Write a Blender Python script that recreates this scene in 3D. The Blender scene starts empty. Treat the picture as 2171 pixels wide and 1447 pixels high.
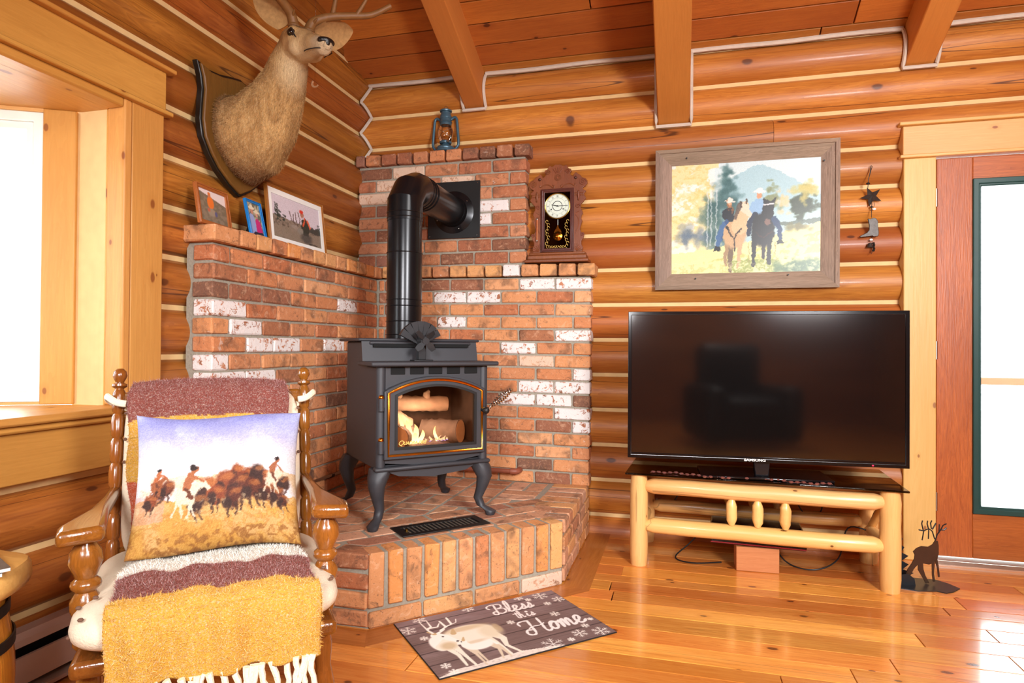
import bpy, bmesh, math, random
import numpy as np
from mathutils import Vector, Matrix

random.seed(7)
SC = bpy.context.scene
COL = SC.collection
PI = math.pi

# ------------------------------------------------------------------ camera
F_PX = 1337.22
YAW, PITCH, ROLL = math.radians(14.9578), math.radians(.5513), math.radians(.417)
cam_d = bpy.data.cameras.new('camera')
cam_d.sensor_fit = 'HORIZONTAL'
cam_d.sensor_width = 36.0
cam_d.lens = 36.0 * F_PX / 2171.0
cam_d.clip_start = .05
cam = bpy.data.objects.new('camera', cam_d)
COL.objects.link(cam)
_r = Vector((math.cos(YAW), math.sin(YAW), 0)); _f = Vector((-math.sin(YAW), math.cos(YAW), 0)); _u = Vector((0, 0, 1))
_f2 = math.cos(PITCH) * _f + math.sin(PITCH) * _u; _u2 = -math.sin(PITCH) * _f + math.cos(PITCH) * _u
_r2 = math.cos(ROLL) * _r + math.sin(ROLL) * _u2; _u3 = -math.sin(ROLL) * _r + math.cos(ROLL) * _u2
cam.matrix_world = Matrix(((_r2.x, _u3.x, -_f2.x, 0), (_r2.y, _u3.y, -_f2.y, 0), (_r2.z, _u3.z, -_f2.z, 1.058), (0, 0, 0, 1)))
SC.camera = cam

# ------------------------------------------------------------------ world, lights, exposure
W = bpy.data.worlds.new('overcast_sky'); SC.world = W
W.use_nodes = True
W.node_tree.nodes['Background'].inputs[0].default_value = (.93, .97, 1, 1)
W.node_tree.nodes['Background'].inputs[1].default_value = 11.0
SC.view_settings.view_transform = 'Standard'
SC.view_settings.look = 'None'
SC.view_settings.gamma = 1.0
SC.view_settings.use_curve_mapping = False
SC.view_settings.exposure = 0.12
SC.cycles.max_bounces = 7; SC.cycles.diffuse_bounces = 3; SC.cycles.glossy_bounces = 3; SC.cycles.transparent_max_bounces = 10

def area_light(name, loc, target, size, power, color, spread):
    d = bpy.data.lights.new(name, 'AREA'); d.shape = 'RECTANGLE'
    d.size, d.size_y = size; d.energy = power; d.color = color; d.spread = math.radians(spread)
    o = bpy.data.objects.new(name, d); COL.objects.link(o)
    o.location = loc
    o.rotation_euler = (Vector(target) - Vector(loc)).to_track_quat('-Z', 'Y').to_euler()
    return o
# the photographer's two soft flashes beside the camera and two added fill lights behind it
area_light('flash_light_right', (1.6, -.3, 1.85), (.2, 3.4, 1.0), (.6, .6), 62, (.98, .98, 1), 120)
area_light('flash_light_left', (-.35, -.7, 1.65), (-1.25, 2.4, .75), (.5, .5), 15, (.98, .98, 1), 75)
area_light('bounce_fill_light', (2.3, -.6, 3.2), (.6, 2.2, .2), (1.3, 1.3), 55, (1, .98, .95), 150)  # added soft fill standing in for ceiling bounce, not a known fixture
area_light('rear_fill_light', (1.0, -1.6, 3.3), (1.0, -1.9, 0), (.8, .8), 60, (1, .95, .88), 120)  # added fill, brightens the rear wall and floor mirrored in the screen

# ------------------------------------------------------------------ helpers
def lin(c):
    if isinstance(c, str):
        c = tuple(int(c[i:i + 2], 16) / 255 for i in (0, 2, 4))
    return tuple(((x / 12.92) if x <= .04045 else ((x + .055) / 1.055) ** 2.4) for x in c[:3]) + (1.0,)

class NT:
    def __init__(s, name):
        s.m = bpy.data.materials.new(name); s.m.use_nodes = True
        s.t = s.m.node_tree; s.b = s.t.nodes['Principled BSDF']; s.out = s.t.nodes['Material Output']
    def put(s, sock, v):
        if isinstance(v, bpy.types.NodeSocket): s.t.links.new(v, sock)
        else: sock.default_value = v
    def n(s, typ, ins=None, **props):
        nd = s.t.nodes.new('ShaderNode' + typ)
        for k, v in props.items(): setattr(nd, k, v)
        for k, v in (ins or {}).items(): s.put(nd.inputs[k], v)
        return nd
    def mix(s, f, a, b, blend='MIX'):
        nd = s.n('Mix', data_type='RGBA', blend_type=blend)
        s.put(nd.inputs[0], f); s.put(nd.inputs[6], a); s.put(nd.inputs[7], b)
        return nd.outputs[2]
    def math(s, op, a, b=0.0, c=0.0, clamp=False):
        nd = s.n('Math', operation=op, use_clamp=clamp)
        s.put(nd.inputs[0], a); s.put(nd.inputs[1], b); s.put(nd.inputs[2], c)
        return nd.outputs[0]
    def ramp(s, f, stops, interp='LINEAR'):
        nd = s.n('ValToRGB', {0: f}); r = nd.color_ramp; r.interpolation = interp
        while len(r.elements) < len(stops): r.elements.new(.5)
        for e, (p, c) in zip(r.elements, stops):
            e.position = p; e.color = c if len(c) == 4 else tuple(c) + (1,)
        return nd.outputs[0]
    def step(s, f, lo, hi):
        return s.n('MapRange', {0: f, 1: lo, 2: hi}, interpolation_type='SMOOTHSTEP').outputs[0]
    def coords(s, scale=(1, 1, 1), rnd=True):
        tc = s.n('TexCoord').outputs['Object']
        if rnd:
            oi = s.n('ObjectInfo').outputs['Random']
            off = s.n('VectorMath', {0: (37.3, 91.7, 53.1)}, operation='SCALE'); s.put(off.inputs['Scale'], oi)
            tc = s.n('VectorMath', {0: tc, 1: off.outputs[0]}, operation='ADD').outputs[0]
        return s.n('Mapping', {'Vector': tc, 'Scale': scale}).outputs[0]
    def noise(s, vec, scale, detail=4, rough=.55, dist=0.0):
        return s.n('TexNoise', {'Vector': vec, 'Scale': scale, 'Detail': detail, 'Roughness': rough, 'Distortion': dist}).outputs[0]
    def bump(s, h, strength=.3, dist=.01):
        s.put(s.b.inputs['Normal'], s.n('Bump', {'Height': h, 'Strength': strength, 'Distance': dist}).outputs[0])
    def set(s, color=None, rough=None, metal=None, spec=None, coat=None, coat_rough=.1):
        if color is not None: s.put(s.b.inputs['Base Color'], color)
        if rough is not None: s.put(s.b.inputs['Roughness'], rough)
        if metal is not None: s.b.inputs['Metallic'].default_value = metal
        if spec is not None: s.b.inputs['Specular IOR Level'].default_value = spec
        if coat: s.b.inputs['Coat Weight'].default_value = coat; s.b.inputs['Coat Roughness'].default_value = coat_rough
        return s.m

def wood(name, light, dark, axis=0, grain=1.0, rough=.38, knots=.5, var=.35, coat=0.0, knot_col='5a2c10', streak=.5, knot_scale=5.0, tint=None, checks=0.0):
    s = NT(name)
    sc = [1.0, 1.0, 1.0]; sc[axis] = .07
    v = s.coords(tuple(sc))
    g = s.noise(v, 15 * grain, 3, .62, 1.8)
    fine = s.noise(v, 110 * grain, 1, .65, 0)
    sc2 = [1.0, 1.0, 1.0]; sc2[axis] = .3
    broad = s.noise(s.coords(tuple(sc2)), 4.0, 0, .5)
    rings = s.math('FRACT', s.math('MULTIPLY', g, 9.0))
    f = s.math('ADD', s.math('ADD', s.math('MULTIPLY', g, .5), s.math('MULTIPLY', fine, .35)), s.math('MULTIPLY', rings, .15))
    f = s.ramp(f, [(.36, (0, 0, 0, 1)), (.66, (1, 1, 1, 1))])
    col = s.mix(s.math('MULTIPLY', f, streak), lin(light), lin(dark))
    col = s.mix(s.ramp(broad, [(.38, (0, 0, 0, 1)), (.68, (.45, .45, .45, 1))]), col, lin(dark))
    r = s.n('ObjectInfo').outputs['Random']
    r2 = s.math('FRACT', s.math('MULTIPLY', r, 7.31)); r3 = s.math('FRACT', s.math('MULTIPLY', r, 23.7))
    if tint: col = s.mix(s.math('MULTIPLY', s.math('MULTIPLY', r3, r3), .75), col, lin(tint))
    if checks:
        sc3 = [1.0, 1.0, 1.0]; sc3[axis] = .025
        ck = s.noise(s.coords(tuple(sc3)), 9, 1, .5, 0)
        ck = s.math('SUBTRACT', 1.0, s.step(s.math('ABSOLUTE', s.math('SUBTRACT', ck, .56)), .001, .006))
        col = s.mix(s.math('MULTIPLY', ck, checks), col, lin('4a2410'))
    if knots:
        xyz = s.n('SeparateXYZ', {0: s.n('TexCoord').outputs['Object']}).outputs
        oth = [xyz[i] for i in range(3) if i != axis]
        lat = s.math('ADD', s.math('ADD', oth[0], oth[1]), s.math('MULTIPLY', r, 41.3)); al = s.math('MULTIPLY', s.math('ADD', xyz[axis], s.math('MULTIPLY', r2, 17.9)), .55)
        cb = s.n('CombineXYZ'); s.put(cb.inputs[0], al); s.put(cb.inputs[1], lat)
        vo = s.n('TexVoronoi', {'Vector': cb.outputs[0], 'Scale': knot_scale}, voronoi_dimensions='2D')
        wob = s.math('ADD', vo.outputs['Distance'], s.math('MULTIPLY', s.math('SUBTRACT', g, .5), .06))
        sep = s.n('SeparateColor', {0: vo.outputs['Color']}).outputs
        size = s.math('ADD', .45, s.math('MULTIPLY', sep[1], .8)); wob = s.math('DIVIDE', wob, size)
        pick = s.math('LESS_THAN', sep[0], knots)
        core = s.math('MULTIPLY', s.math('SUBTRACT', 1.0, s.step(wob, .04, .075)), pick)
        halo = s.math('MULTIPLY', s.math('SUBTRACT', 1.0, s.step(wob, .07, .20)), s.math('MULTIPLY', pick, .4))
        col = s.mix(halo, col, lin(dark)); col = s.mix(s.math('MULTIPLY', core, .9), col, lin(knot_col))
    hsv = s.n('HueSaturation', {'Color': col})
    s.put(hsv.inputs['Value'], s.math('ADD', 1 - var * .5, s.math('MULTIPLY', r, var)))
    s.put(hsv.inputs['Hue'], s.math('ADD', .494, s.math('MULTIPLY', r2, .014)))
    s.bump(fine, .22, .003)
    return s.set(hsv.outputs[0], rough, coat=coat)

def plain(name, c, rough=.5, metal=0.0, var=.12, scale=25, bump=0.0, coat=0.0, spec=None, emit=None, coat_rough=.1):
    s = NT(name)
    nz = s.noise(s.coords(), scale, 2 if (bump or var > .2) else 0)
    hsv = s.n('HueSaturation', {'Color': lin(c)})
    s.put(hsv.inputs['Value'], s.math('ADD', 1 - var * .5, s.math('MULTIPLY', nz, var)))
    if bump: s.bump(nz, bump, .003)
    if emit:
        s.put(s.b.inputs['Emission Color'], hsv.outputs[0]); s.b.inputs['Emission Strength'].default_value = emit
    return s.set(hsv.outputs[0], rough, metal, coat=coat, spec=spec, coat_rough=coat_rough)

def glass(name, tint, refl=1.0, rough=0.0, clear=.0):
    s = NT(name)
    tr = s.n('BsdfTransparent', {'Color': lin(tint)})
    gl = s.n('BsdfGlossy', {'Color': (1, 1, 1, 1), 'Roughness': rough})
    fr = s.n('Fresnel', {'IOR': 1.5}).outputs[0]
    nz = s.noise(s.coords(), 3, 0)
    f = s.math('MULTIPLY', fr, s.math('ADD', refl * .97, s.math('MULTIPLY', nz, .06 * refl)))
    ms = s.n('MixShader', {0: f}); s.put(ms.inputs[1], tr.outputs[0]); s.put(ms.inputs[2], gl.outputs[0])
    s.t.links.new(ms.outputs[0], s.out.inputs[0]); s.t.nodes.remove(s.b)
    return s.m

def print_mat(name, rough=.45, fuzz=0.0, coat=0.0):
    s = NT(name)
    c = s.n('VertexColor', layer_name='Col').outputs[0]
    if fuzz:
        v = s.coords(rnd=False)
        nz = s.noise(v, 260, 4, .75, .3); nb = s.noise(v, 520, 2, .7)
        c = s.mix(s.math('MULTIPLY', s.step(nz, .48, .72), fuzz), c, lin('f6e6d4'))
        c = s.mix(s.math('MULTIPLY', s.step(nb, .55, .7), fuzz * .5), c, lin('6a3a20'))
        s.bump(s.math('ADD', nz, nb), .8, .006)
    return s.set(c, rough, coat=coat, spec=.25 if fuzz else None)

class G:
    """collects faces for one mesh object"""
    def __init__(s): s.v = []; s.f = []
    def add(s, vs, fs):
        o = len(s.v); s.v += [tuple(p) for p in vs]; s.f += [tuple(i + o for i in f) for f in fs]; return s
    def box(s, c, d, rot=None):
        x, y, z = (t / 2 for t in d)
        p = [Vector((a, b, e)) for e in (-z, z) for a, b in ((-x, -y), (x, -y), (x, y), (-x, y))]
        if rot is not None: p = [rot @ q for q in p]
        p = [q + Vector(c) for q in p]
        return s.add(p, [(3, 2, 1, 0), (4, 5, 6, 7), (0, 1, 5, 4), (1, 2, 6, 5), (2, 3, 7, 6), (3, 0, 4, 7)])
    def bb(s, x0, x1, y0, y1, z0, z1):
        return s.box(((x0 + x1) / 2, (y0 + y1) / 2, (z0 + z1) / 2), (x1 - x0, y1 - y0, z1 - z0))
    def loft(s, secs, cap=True, closed=True):
        n = len(secs[0]); o = len(s.v)
        for q in secs: s.v += [tuple(p) for p in q]
        for i in range(len(secs) - 1):
            for j in range(n if closed else n - 1):
                k = (j + 1) % n
                s.f.append((o + i * n + j, o + i * n + k, o + (i + 1) * n + k, o + (i + 1) * n + j))
        if cap and closed:
            s.f.append(tuple(o + j for j in range(n))[::-1]); e = o + (len(secs) - 1) * n
            s.f.append(tuple(e + j for j in range(n)))
        return s
    def tube(s, pts, r, n=8, cap=True, closed=False, flat=1.0):
        P = [Vector(p) for p in pts]; m = len(P)
        R = r if isinstance(r, (list, tuple)) else [r] * m
        up = None; secs = []
        for i in range(m):
            if closed: t = P[(i + 1) % m] - P[i - 1]
            else: t = P[min(i + 1, m - 1)] - P[max(i - 1, 0)]
            t = t.normalized() if t.length > 1e-9 else Vector((0, 0, 1))
            if up is None:
                up = Vector((0, 0, 1)) if abs(t.z) < .9 else Vector((0, 1, 0))
            up = (up - t * up.dot(t)); up = up.normalized() if up.length > 1e-6 else t.orthogonal().normalized()
            sd = t.cross(up)
            secs.append([P[i] + (sd * math.cos(a) + up * math.sin(a) * flat) * R[i] for a in (2 * PI * j / n for j in range(n))])
        if closed: secs.append(secs[0])
        return s.loft(secs, cap and not closed)
    def cyl(s, p0, p1, r0, r1=None, n=16):
        return s.tube([p0, p1], [r0, r0 if r1 is None else r1], n)
    def lathe(s, prof, n=24, M=None):
        M = M or Matrix()
        secs = [[M @ Vector((r * math.cos(2 * PI * j / n), r * math.sin(2 * PI * j / n), z)) for j in range(n)] for r, z in prof]
        return s.loft(secs)
    def prism(s, poly, h0, h1, M=None):
        """polygon in the x, z plane pushed from y = h0 to y = h1 (then M)"""
        M = M or Matrix(); n = len(poly)
        a = sum(poly[i][0] * poly[(i + 1) % n][1] - poly[(i + 1) % n][0] * poly[i][1] for i in range(n))
        if a < 0: poly = poly[::-1]
        vs = [M @ Vector((x, h0, z)) for x, z in poly] + [M @ Vector((x, h1, z)) for x, z in poly]
        fs = [tuple(range(n)), tuple(range(n, 2 * n))[::-1]] + [(i, i + n, (i + 1) % n + n, (i + 1) % n) for i in range(n)]
        return s.add(vs, fs)
    def ring(s, outer, inner, h0, h1, M=None):
        M = M or Matrix(); n = len(outer)
        vs = [M @ Vector((x, h, z)) for h in (h0, h1) for P in (outer, inner) for x, z in P]
        fs = []
        for i in range(n):
            k = (i + 1) % n
            fs += [(i, k, n + k, n + i), (2 * n + i, 3 * n + i, 3 * n + k, 2 * n + k), (i, 2 * n + i, 2 * n + k, k), (n + i, n + k, 3 * n + k, 3 * n + i)]
        return s.add(vs, fs)
    def ball(s, c, r, n=12, m=8):
        rx, ry, rz = r if isinstance(r, (tuple, list)) else (r, r, r); c = Vector(c)
        secs = []
        for i in range(m + 1):
            a = PI * (i / m) * .998 + .003 - PI / 2
            secs.append([c + Vector((rx * math.cos(a) * math.cos(2 * PI * j / n), ry * math.cos(a) * math.sin(2 * PI * j / n), rz * math.sin(a))) for j in range(n)])
        return s.loft(secs)
    def mesh(s, name, mat, smooth=40):
        me = bpy.data.meshes.new(name); me.from_pydata(s.v, [], s.f); me.update()
        bm = bmesh.new(); bm.from_mesh(me); bmesh.ops.recalc_face_normals(bm, faces=bm.faces[:]); bm.to_mesh(me); bm.free()
        if mat: me.materials.append(mat)
        if smooth:
            me.polygons.foreach_set('use_smooth', [True] * len(me.polygons))
            me.set_sharp_from_angle(angle=math.radians(smooth))
        return me
    def obj(s, name, mat, parent=None, loc=(0, 0, 0), rot=(0, 0, 0), smooth=40, bev=0, seg=2, sub=0):
        o = link(name, s.mesh(name, mat, smooth), parent, loc, rot)
        if bev:
            md = o.modifiers.new('bevel', 'BEVEL'); md.width = bev; md.segments = seg; md.limit_method = 'ANGLE'; md.angle_limit = math.radians(40)
            md.harden_normals = False
        if sub:
            md = o.modifiers.new('smooth', 'SUBSURF'); md.levels = sub; md.render_levels = sub
        return o

def link(name, data, parent=None, loc=(0, 0, 0), rot=(0, 0, 0), mat=None):
    o = bpy.data.objects.new(name, data); COL.objects.link(o)
    o.parent = parent; o.location = loc; o.rotation_euler = rot
    if mat is not None:
        o.material_slots[0].link = 'OBJECT'; o.material_slots[0].material = mat
    return o
def tag(o, label, cat, group=None, kind=None):
    o['label'] = label; o['category'] = cat
    if group: o['group'] = group
    if kind: o['kind'] = kind
    return o
def thing(name, label, cat, loc=(0, 0, 0), rot=(0, 0, 0), group=None):
    return tag(link(name, None, None, loc, rot), label, cat, group)
def struct(o, label, cat):
    return tag(o, label, cat, kind='structure')

def rect_ring(x0, x1, z0, z1, w):
    return [(x0, z0), (x1, z0), (x1, z1), (x0, z1)], [(x0 + w, z0 + w), (x1 - w, z0 + w), (x1 - w, z1 - w), (x0 + w, z1 - w)]

# ------------------------------------------------------------------ materials
M_LOG = wood('log_wood', 'e29640', 'a65a1e', 0, .8, .48, .5, .40, coat=.07, knot_scale=4.2, streak=.75, tint='944818', checks=.85)
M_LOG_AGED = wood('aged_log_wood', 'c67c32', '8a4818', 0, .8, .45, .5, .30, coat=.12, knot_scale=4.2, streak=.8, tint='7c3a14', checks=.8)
M_LOG_Z = wood('peeled_log_upright', 'f2c07a', 'd8984c', 2, .9, .38, .35, .1, coat=.2, streak=.4, knot_scale=9, checks=.4)
M_LOG_X = wood('peeled_log_lying', 'f2c07a', 'd8984c', 0, .9, .38, .35, .1, coat=.2, streak=.4, knot_scale=9, checks=.4)
M_CEIL = wood('ceiling_board_wood', 'cc7c30', '9c521e', 0, 1.0, .55, .5, .26, streak=.5, knot_scale=6, tint='90481c')
M_BEAM = wood('beam_wood', 'd0843a', 'b46a2a', 1, 1.0, .65, .25, .1, streak=.3)
M_FLOOR = wood('floor_board_wood', 'f2a850', 'c66a22', 0, 1.0, .25, .6, .36, coat=.7, streak=.7, knot_scale=6.5, tint='b85a20', checks=.3)
M_BORDER = wood('border_board_wood', 'c47a36', '98521e', 0, .8, .27, .5, .12, coat=.3, streak=.6, knot_scale=8)
M_TRIM_Z = wood('trim_wood_upright', 'e8b670', 'd29a50', 2, .9, .45, .45, .1, streak=.45, knot_col='9a5a30', knot_scale=7)
M_TRIM_X = wood('trim_wood_along_x', 'e8b670', 'd29a50', 0, .9, .45, .45, .1, streak=.45, knot_col='9a5a30', knot_scale=7)
M_TRIM_Y = wood('trim_wood_along_y', 'd4964a', 'b47632', 1, .9, .45, .45, .1, streak=.5, knot_col='8a4a20', knot_scale=7)
M_WTRIM_Z = wood('window_trim_upright', 'd89c52', 'bc7e3a', 2, .9, .45, .45, .1, streak=.5, knot_col='8a4a20', knot_scale=7)
M_DOOR_Z = wood('door_wood_upright', 'be6628', '944616', 2, 1.6, .4, 0, .06, streak=.8)
M_DOOR_X = wood('door_wood_crosswise', 'be6628', '944616', 0, 1.6, .4, 0, .06, streak=.8)
M_CHINK = plain('chinking', 'e4c086', .75, var=.15, scale=30)
M_CAULK = plain('caulk', 'd2c4b4', .8, var=.15, scale=40)
M_DARK = plain('dark_backing', '3a1c0a', .9)
M_MORTAR = plain('mortar', '9c9484', .95, var=.5, scale=90, bump=.6)
M_BLACK = plain('matte_black', '101010', .5)
M_WHITE = plain('white_vinyl', 'f4f4ee', .4, var=.04)

def brick_mat(name, kind):
    s = NT(name)
    v = s.coords(); r = s.n('ObjectInfo').outputs['Random']
    hues = {'red': [(0, lin('ca8254')), (.18, lin('d69260')), (.34, lin('ba7048')), (.48, lin('ca865a')), (.60, lin('966046')), (.70, lin('d28e5c')), (.80, lin('805844')), (.88, lin('dea070')), (.95, lin('a66a48'))],
            'tall': [(0, lin('b26e4a')), (.2, lin('be7c54')), (.38, lin('a06042')), (.52, lin('ae6a48')), (.64, lin('86563e')), (.76, lin('c68660')), (.9, lin('966450'))],
            'paver': [(0, lin('c48c68')), (.3, lin('b87c58')), (.55, lin('cc9470')), (.75, lin('a66e54')), (.9, lin('d4a080'))],
            'soldier': [(0, lin('da9050')), (.25, lin('d69a62')), (.5, lin('ce8e5c')), (.75, lin('c47c4e')), (.88, lin('dea264'))],
            'white': [(0, lin('bc7c5a')), (.5, lin('a6684a'))], 'cream': [(0, lin('c89878')), (.5, lin('d0a280'))]}[kind]
    c = s.ramp(r, hues, 'CONSTANT')
    big = s.noise(v, 9, 2, .6, .6); fine = s.noise(v, 60, 3, .7)
    blot = s.noise(v, 22, 3, .7, 1.2)
    c = s.mix(s.step(big, .50, .70), c, s.mix(.6, c, lin('5c4232')))
    c = s.mix(s.math('MULTIPLY', s.step(blot, .56, .70), .5), c, lin('4e3a30'))
    c = s.mix(s.math('MULTIPLY', s.step(blot, .46, .30), .35), c, lin('e8bc98'))
    c = s.mix(s.math('MULTIPLY', s.step(fine, .5, .75), .3), c, lin('e2a478'))
    pit = s.noise(v, 130, 1, .6)
    c = s.mix(s.math('MULTIPLY', s.step(pit, .66, .74), .5), c, lin('4a2c20'))
    if kind in ('white', 'cream'):
        m = s.step(s.noise(v, 30, 4, .75, .8), .40, .47)
        c = s.mix(s.math('MULTIPLY', m, .95 if kind == 'white' else .7), c, lin('ece6e2' if kind == 'white' else 'e8ccb4'))
    else:
        m = s.math('MULTIPLY', s.step(s.noise(v, 18, 3, .75, 1.0), .64, .72), s.math('GREATER_THAN', s.math('FRACT', s.math('MULTIPLY', r, 13.7)), .6))
        c = s.mix(s.math('MULTIPLY', m, .6), c, lin('dcc4b4'))
    s.bump(fine, .55, .005)
    return s.set(c, .85)
M_BRICK = {k: brick_mat('brick_' + k, k) for k in ('red', 'tall', 'paver', 'soldier', 'white', 'cream')}
# ================================================================== THE SETTING
YB, XL = 3.68, -1.99            # chinking planes of the back and the left wall
BULGE = .055
ZB = [.095 + .2023 * k for k in range(-1, 15)]      # chinking heights, back wall
ZL = [.2087 + .2003 * k for k in range(-2, 24)]     # chinking heights, left wall
SLOPE = .42; Z0 = 2.72
def ceil_z(y): return Z0 + SLOPE * (YB - y)
XR, YR = 3.4, -3.2

# floor
g = G().bb(XL - .1, XR, YR, YB + .1, -.12, -.02)
floor = struct(g.obj('floor', M_DARK), 'varnished knotty pine plank floor', 'floor')
plank_cache = {}
def plank_mesh(L, w, t, mat, gap=.0012):
    k = (round(L, 2), round(w, 3), t, mat.name)
    if k not in plank_cache:
        h = .0015
        L2, w2 = k[0] / 2 - gap, k[1] / 2 - gap
        g = G().loft([[(-L2, -w2, -t), (L2, -w2, -t), (L2, w2, -t), (-L2, w2, -t)], [(-L2, -w2, -h), (L2, -w2, -h), (L2, w2, -h), (-L2, w2, -h)],
                      [(-L2 + h, -w2 + h, 0), (L2 - h, -w2 + h, 0), (L2 - h, w2 - h, 0), (-L2 + h, w2 - h, 0)]])
        plank_cache[k] = g.mesh('plank', mat, 0)
    return plank_cache[k]
rnd = random.Random(3)
y = YB - .02
while y > -.6:
    w = rnd.choice((.085, .11, .11, .13))
    x = XL - rnd.random() * 1.2
    while x < XR - .1:
        L = min(rnd.choice((1.0, 1.4, 1.8, 2.2)), XR - x)
        if XR - (x + L) < .3: L = XR - x
        x0 = max(x, XL)
        if x + L > XL + .2:
            link('plank', plank_mesh(x + L - x0, w, .02, M_FLOOR), floor, ((x0 + x + L) / 2, y - w / 2, 0))
        x += L
    y -= w
link('plank', plank_mesh(XR - XL, .11 * 23, .02, M_FLOOR), floor, ((XR + XL) / 2, y - .11 * 11.5, 0))
# the mitred border of the hearth, let into the floor
HP = [(-1.99, 2.144), (-1.124, 2.144), (-.50, 2.80), (-.50, 3.66)]     # hearth outline at the floor
BP = [(-1.99, 2.024), (-1.072, 2.024), (-.38, 2.752), (-.38, 3.66)]
for i in range(3):
    q = [HP[i], HP[i + 1], BP[i + 1], BP[i]]
    c = Vector((sum(p[0] for p in q) / 4, sum(p[1] for p in q) / 4, 0)); a = math.atan2(HP[i + 1][1] - HP[i][1], HP[i + 1][0] - HP[i][0])
    R = Matrix.Rotation(-a, 2)
    loc = [tuple(R @ (Vector(p) - c.xy)) for p in q]
    Mz = Matrix(((1, 0, 0, 0), (0, 0, 1, 0), (0, 1, 0, 0), (0, 0, 0, 1)))
    G().prism(loc, -.018, .0012, Mz).obj('plank', M_BORDER, floor, c, (0, 0, a), smooth=0)

# logs
def arc_b(t): return BULGE * math.cos(t * PI / 2) ** .75 if abs(t) < 1 else 0.0
def log_mesh(L, h, seed, mat, gap=.021):
    rr = random.Random(seed); n = 10; secs = []
    m = max(2, int(L / .35))
    for i in range(m + 1):
        x = -L / 2 + L * i / m; wob = rr.uniform(-.003, .003) if 0 < i < m else 0
        pr = [(x, .01, -h / 2 + gap / 2)]
        for j in range(n + 1):
            t = -1 + 2 * j / n
            pr.append((x, -arc_b(t) - (wob if abs(t) < .95 else 0), t * (h / 2 - gap / 2)))
        pr.append((x, .01, h / 2 - gap / 2))
        secs.append(pr)
    return G().loft(secs).mesh('log', mat, 60)
log_cache = {}
def log(parent, x0, x1, z0, z1, horizontal='x', seed=0):
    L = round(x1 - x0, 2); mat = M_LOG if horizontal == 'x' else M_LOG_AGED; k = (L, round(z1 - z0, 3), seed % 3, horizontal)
    if k not in log_cache: log_cache[k] = log_mesh(L, z1 - z0, int(L * 100) + seed % 3, mat)
    if horizontal == 'x': return link('log', log_cache[k], parent, ((x0 + x1) / 2, YB, (z0 + z1) / 2))
    return link('log', log_cache[k], parent, (XL, (x0 + x1) / 2, (z0 + z1) / 2), (0, 0, PI / 2))

DX0, DX1, DZ = 1.245, 2.16, 2.035       # door opening
g = G().bb(XL - .12, DX0, YB, YB + .14, -.1, 2.9).bb(DX0, DX1, YB, YB + .14, DZ, 2.9).bb(DX1, XR, YB, YB + .14, -.1, 2.9)
wall_back = struct(g.obj('wall_back', M_CHINK, smooth=0), 'varnished log wall with tan chinking behind the television', 'wall')
for k in range(len(ZB) - 1):
    z0, z1 = ZB[k], ZB[k + 1]
    if z1 > 2.75: break
    if z1 < 2.12: log(wall_back, XL + .01, 1.11, z0, z1, 'x', k)
    elif k == 11:
        log(wall_back, XL + .01, .478, z0, z1, 'x', k); log(wall_back, .482, XR, z0, z1, 'x', k)
    else: log(wall_back, XL + .01, XR, z0, z1, 'x', k)

WY0, WY1, WZ0, WZ1 = .30, 1.80, .842, 1.90       # window opening in the left wall
g = G().bb(XL - .14, XL, YR, WY0, -.1, 5).bb(XL - .14, XL, WY1, YB, -.1, 4.6).bb(XL - .14, XL, WY0, WY1, -.1, WZ0 - .03).bb(XL - .14, XL, WY0, WY1, WZ1 + .02, 5)
wall_left = struct(g.obj('wall_left', M_CHINK, smooth=0), 'varnished log wall with tan chinking beside the bay window', 'wall')
for k in range(len(ZL) - 1):
    z0, z1 = ZL[k], ZL[k + 1]
    ye = min(YB, YB - (z0 - Z0) / SLOPE + .12)
    if ye < .6: break
    if z1 < .83: log(wall_left, -1.0, ye, z0, z1, 'y', k)
    elif z0 < 1.95: log(wall_left, 1.95, ye, z0, z1, 'y', k)
    else: log(wall_left, -1.0, ye, z0, z1, 'y', k)
# corner caulk follows both log profiles
def b_at(z, Z):
    for a, b in zip(Z, Z[1:]):
        if a <= z < b: return arc_b(((z - a) / (b - a) * 2 - 1))
    return 0
pts = [(XL + .012 + b_at(z, ZL), YB - .012 - b_at(z, ZB), z) for z in np.arange(1.6, 2.73, .012)]
G().tube(pts, .010, 6).obj('caulk_line', M_CAULK, wall_back)

# ceiling: boards on a dark deck, slope rising from the back wall
ca = math.atan(SLOPE)
Yt = -1.6
g = G()
n = Vector((0, math.sin(ca), math.cos(ca)))
def cpt(x, y, up=0.0): return Vector((x, y, ceil_z(y))) + n * up
g.loft([[cpt(XL - .1, YB + .1, .02), cpt(XR, YB + .1, .02), cpt(XR, YB + .1, .1), cpt(XL - .1, YB + .1, .1)],
        [cpt(XL - .1, Yt, .02), cpt(XR, Yt, .02), cpt(XR, Yt, .1), cpt(XL - .1, Yt, .1)]])
zt = ceil_z(Yt)
g.add([(XL - .1, Yt, zt), (XR, Yt, zt), (XR, YR, zt - .55), (XL - .1, YR, zt - .55)], [(0, 1, 2, 3)])
ceiling = struct(g.obj('ceiling', M_DARK, smooth=0), 'sloping board ceiling in knotty stained pine', 'ceiling')
step = .1445; s_ = 0.03; row = 0
while s_ < 5.6:
    yc = YB + .02 - s_ * math.cos(ca); 
    cuts = [XL - .05, rnd.uniform(-.6, .9), XR] if row % 2 else [XL - .05, rnd.uniform(.6, 2.2), XR]
    for a, b in zip(cuts, cuts[1:]):
        c = cpt((a + b) / 2, yc, .0)
        link('plank', plank_mesh(b - a, step, .02, M_CEIL, .0036), ceiling, c, (PI - ca, 0, 0))
    s_ += step; row += 1

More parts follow.
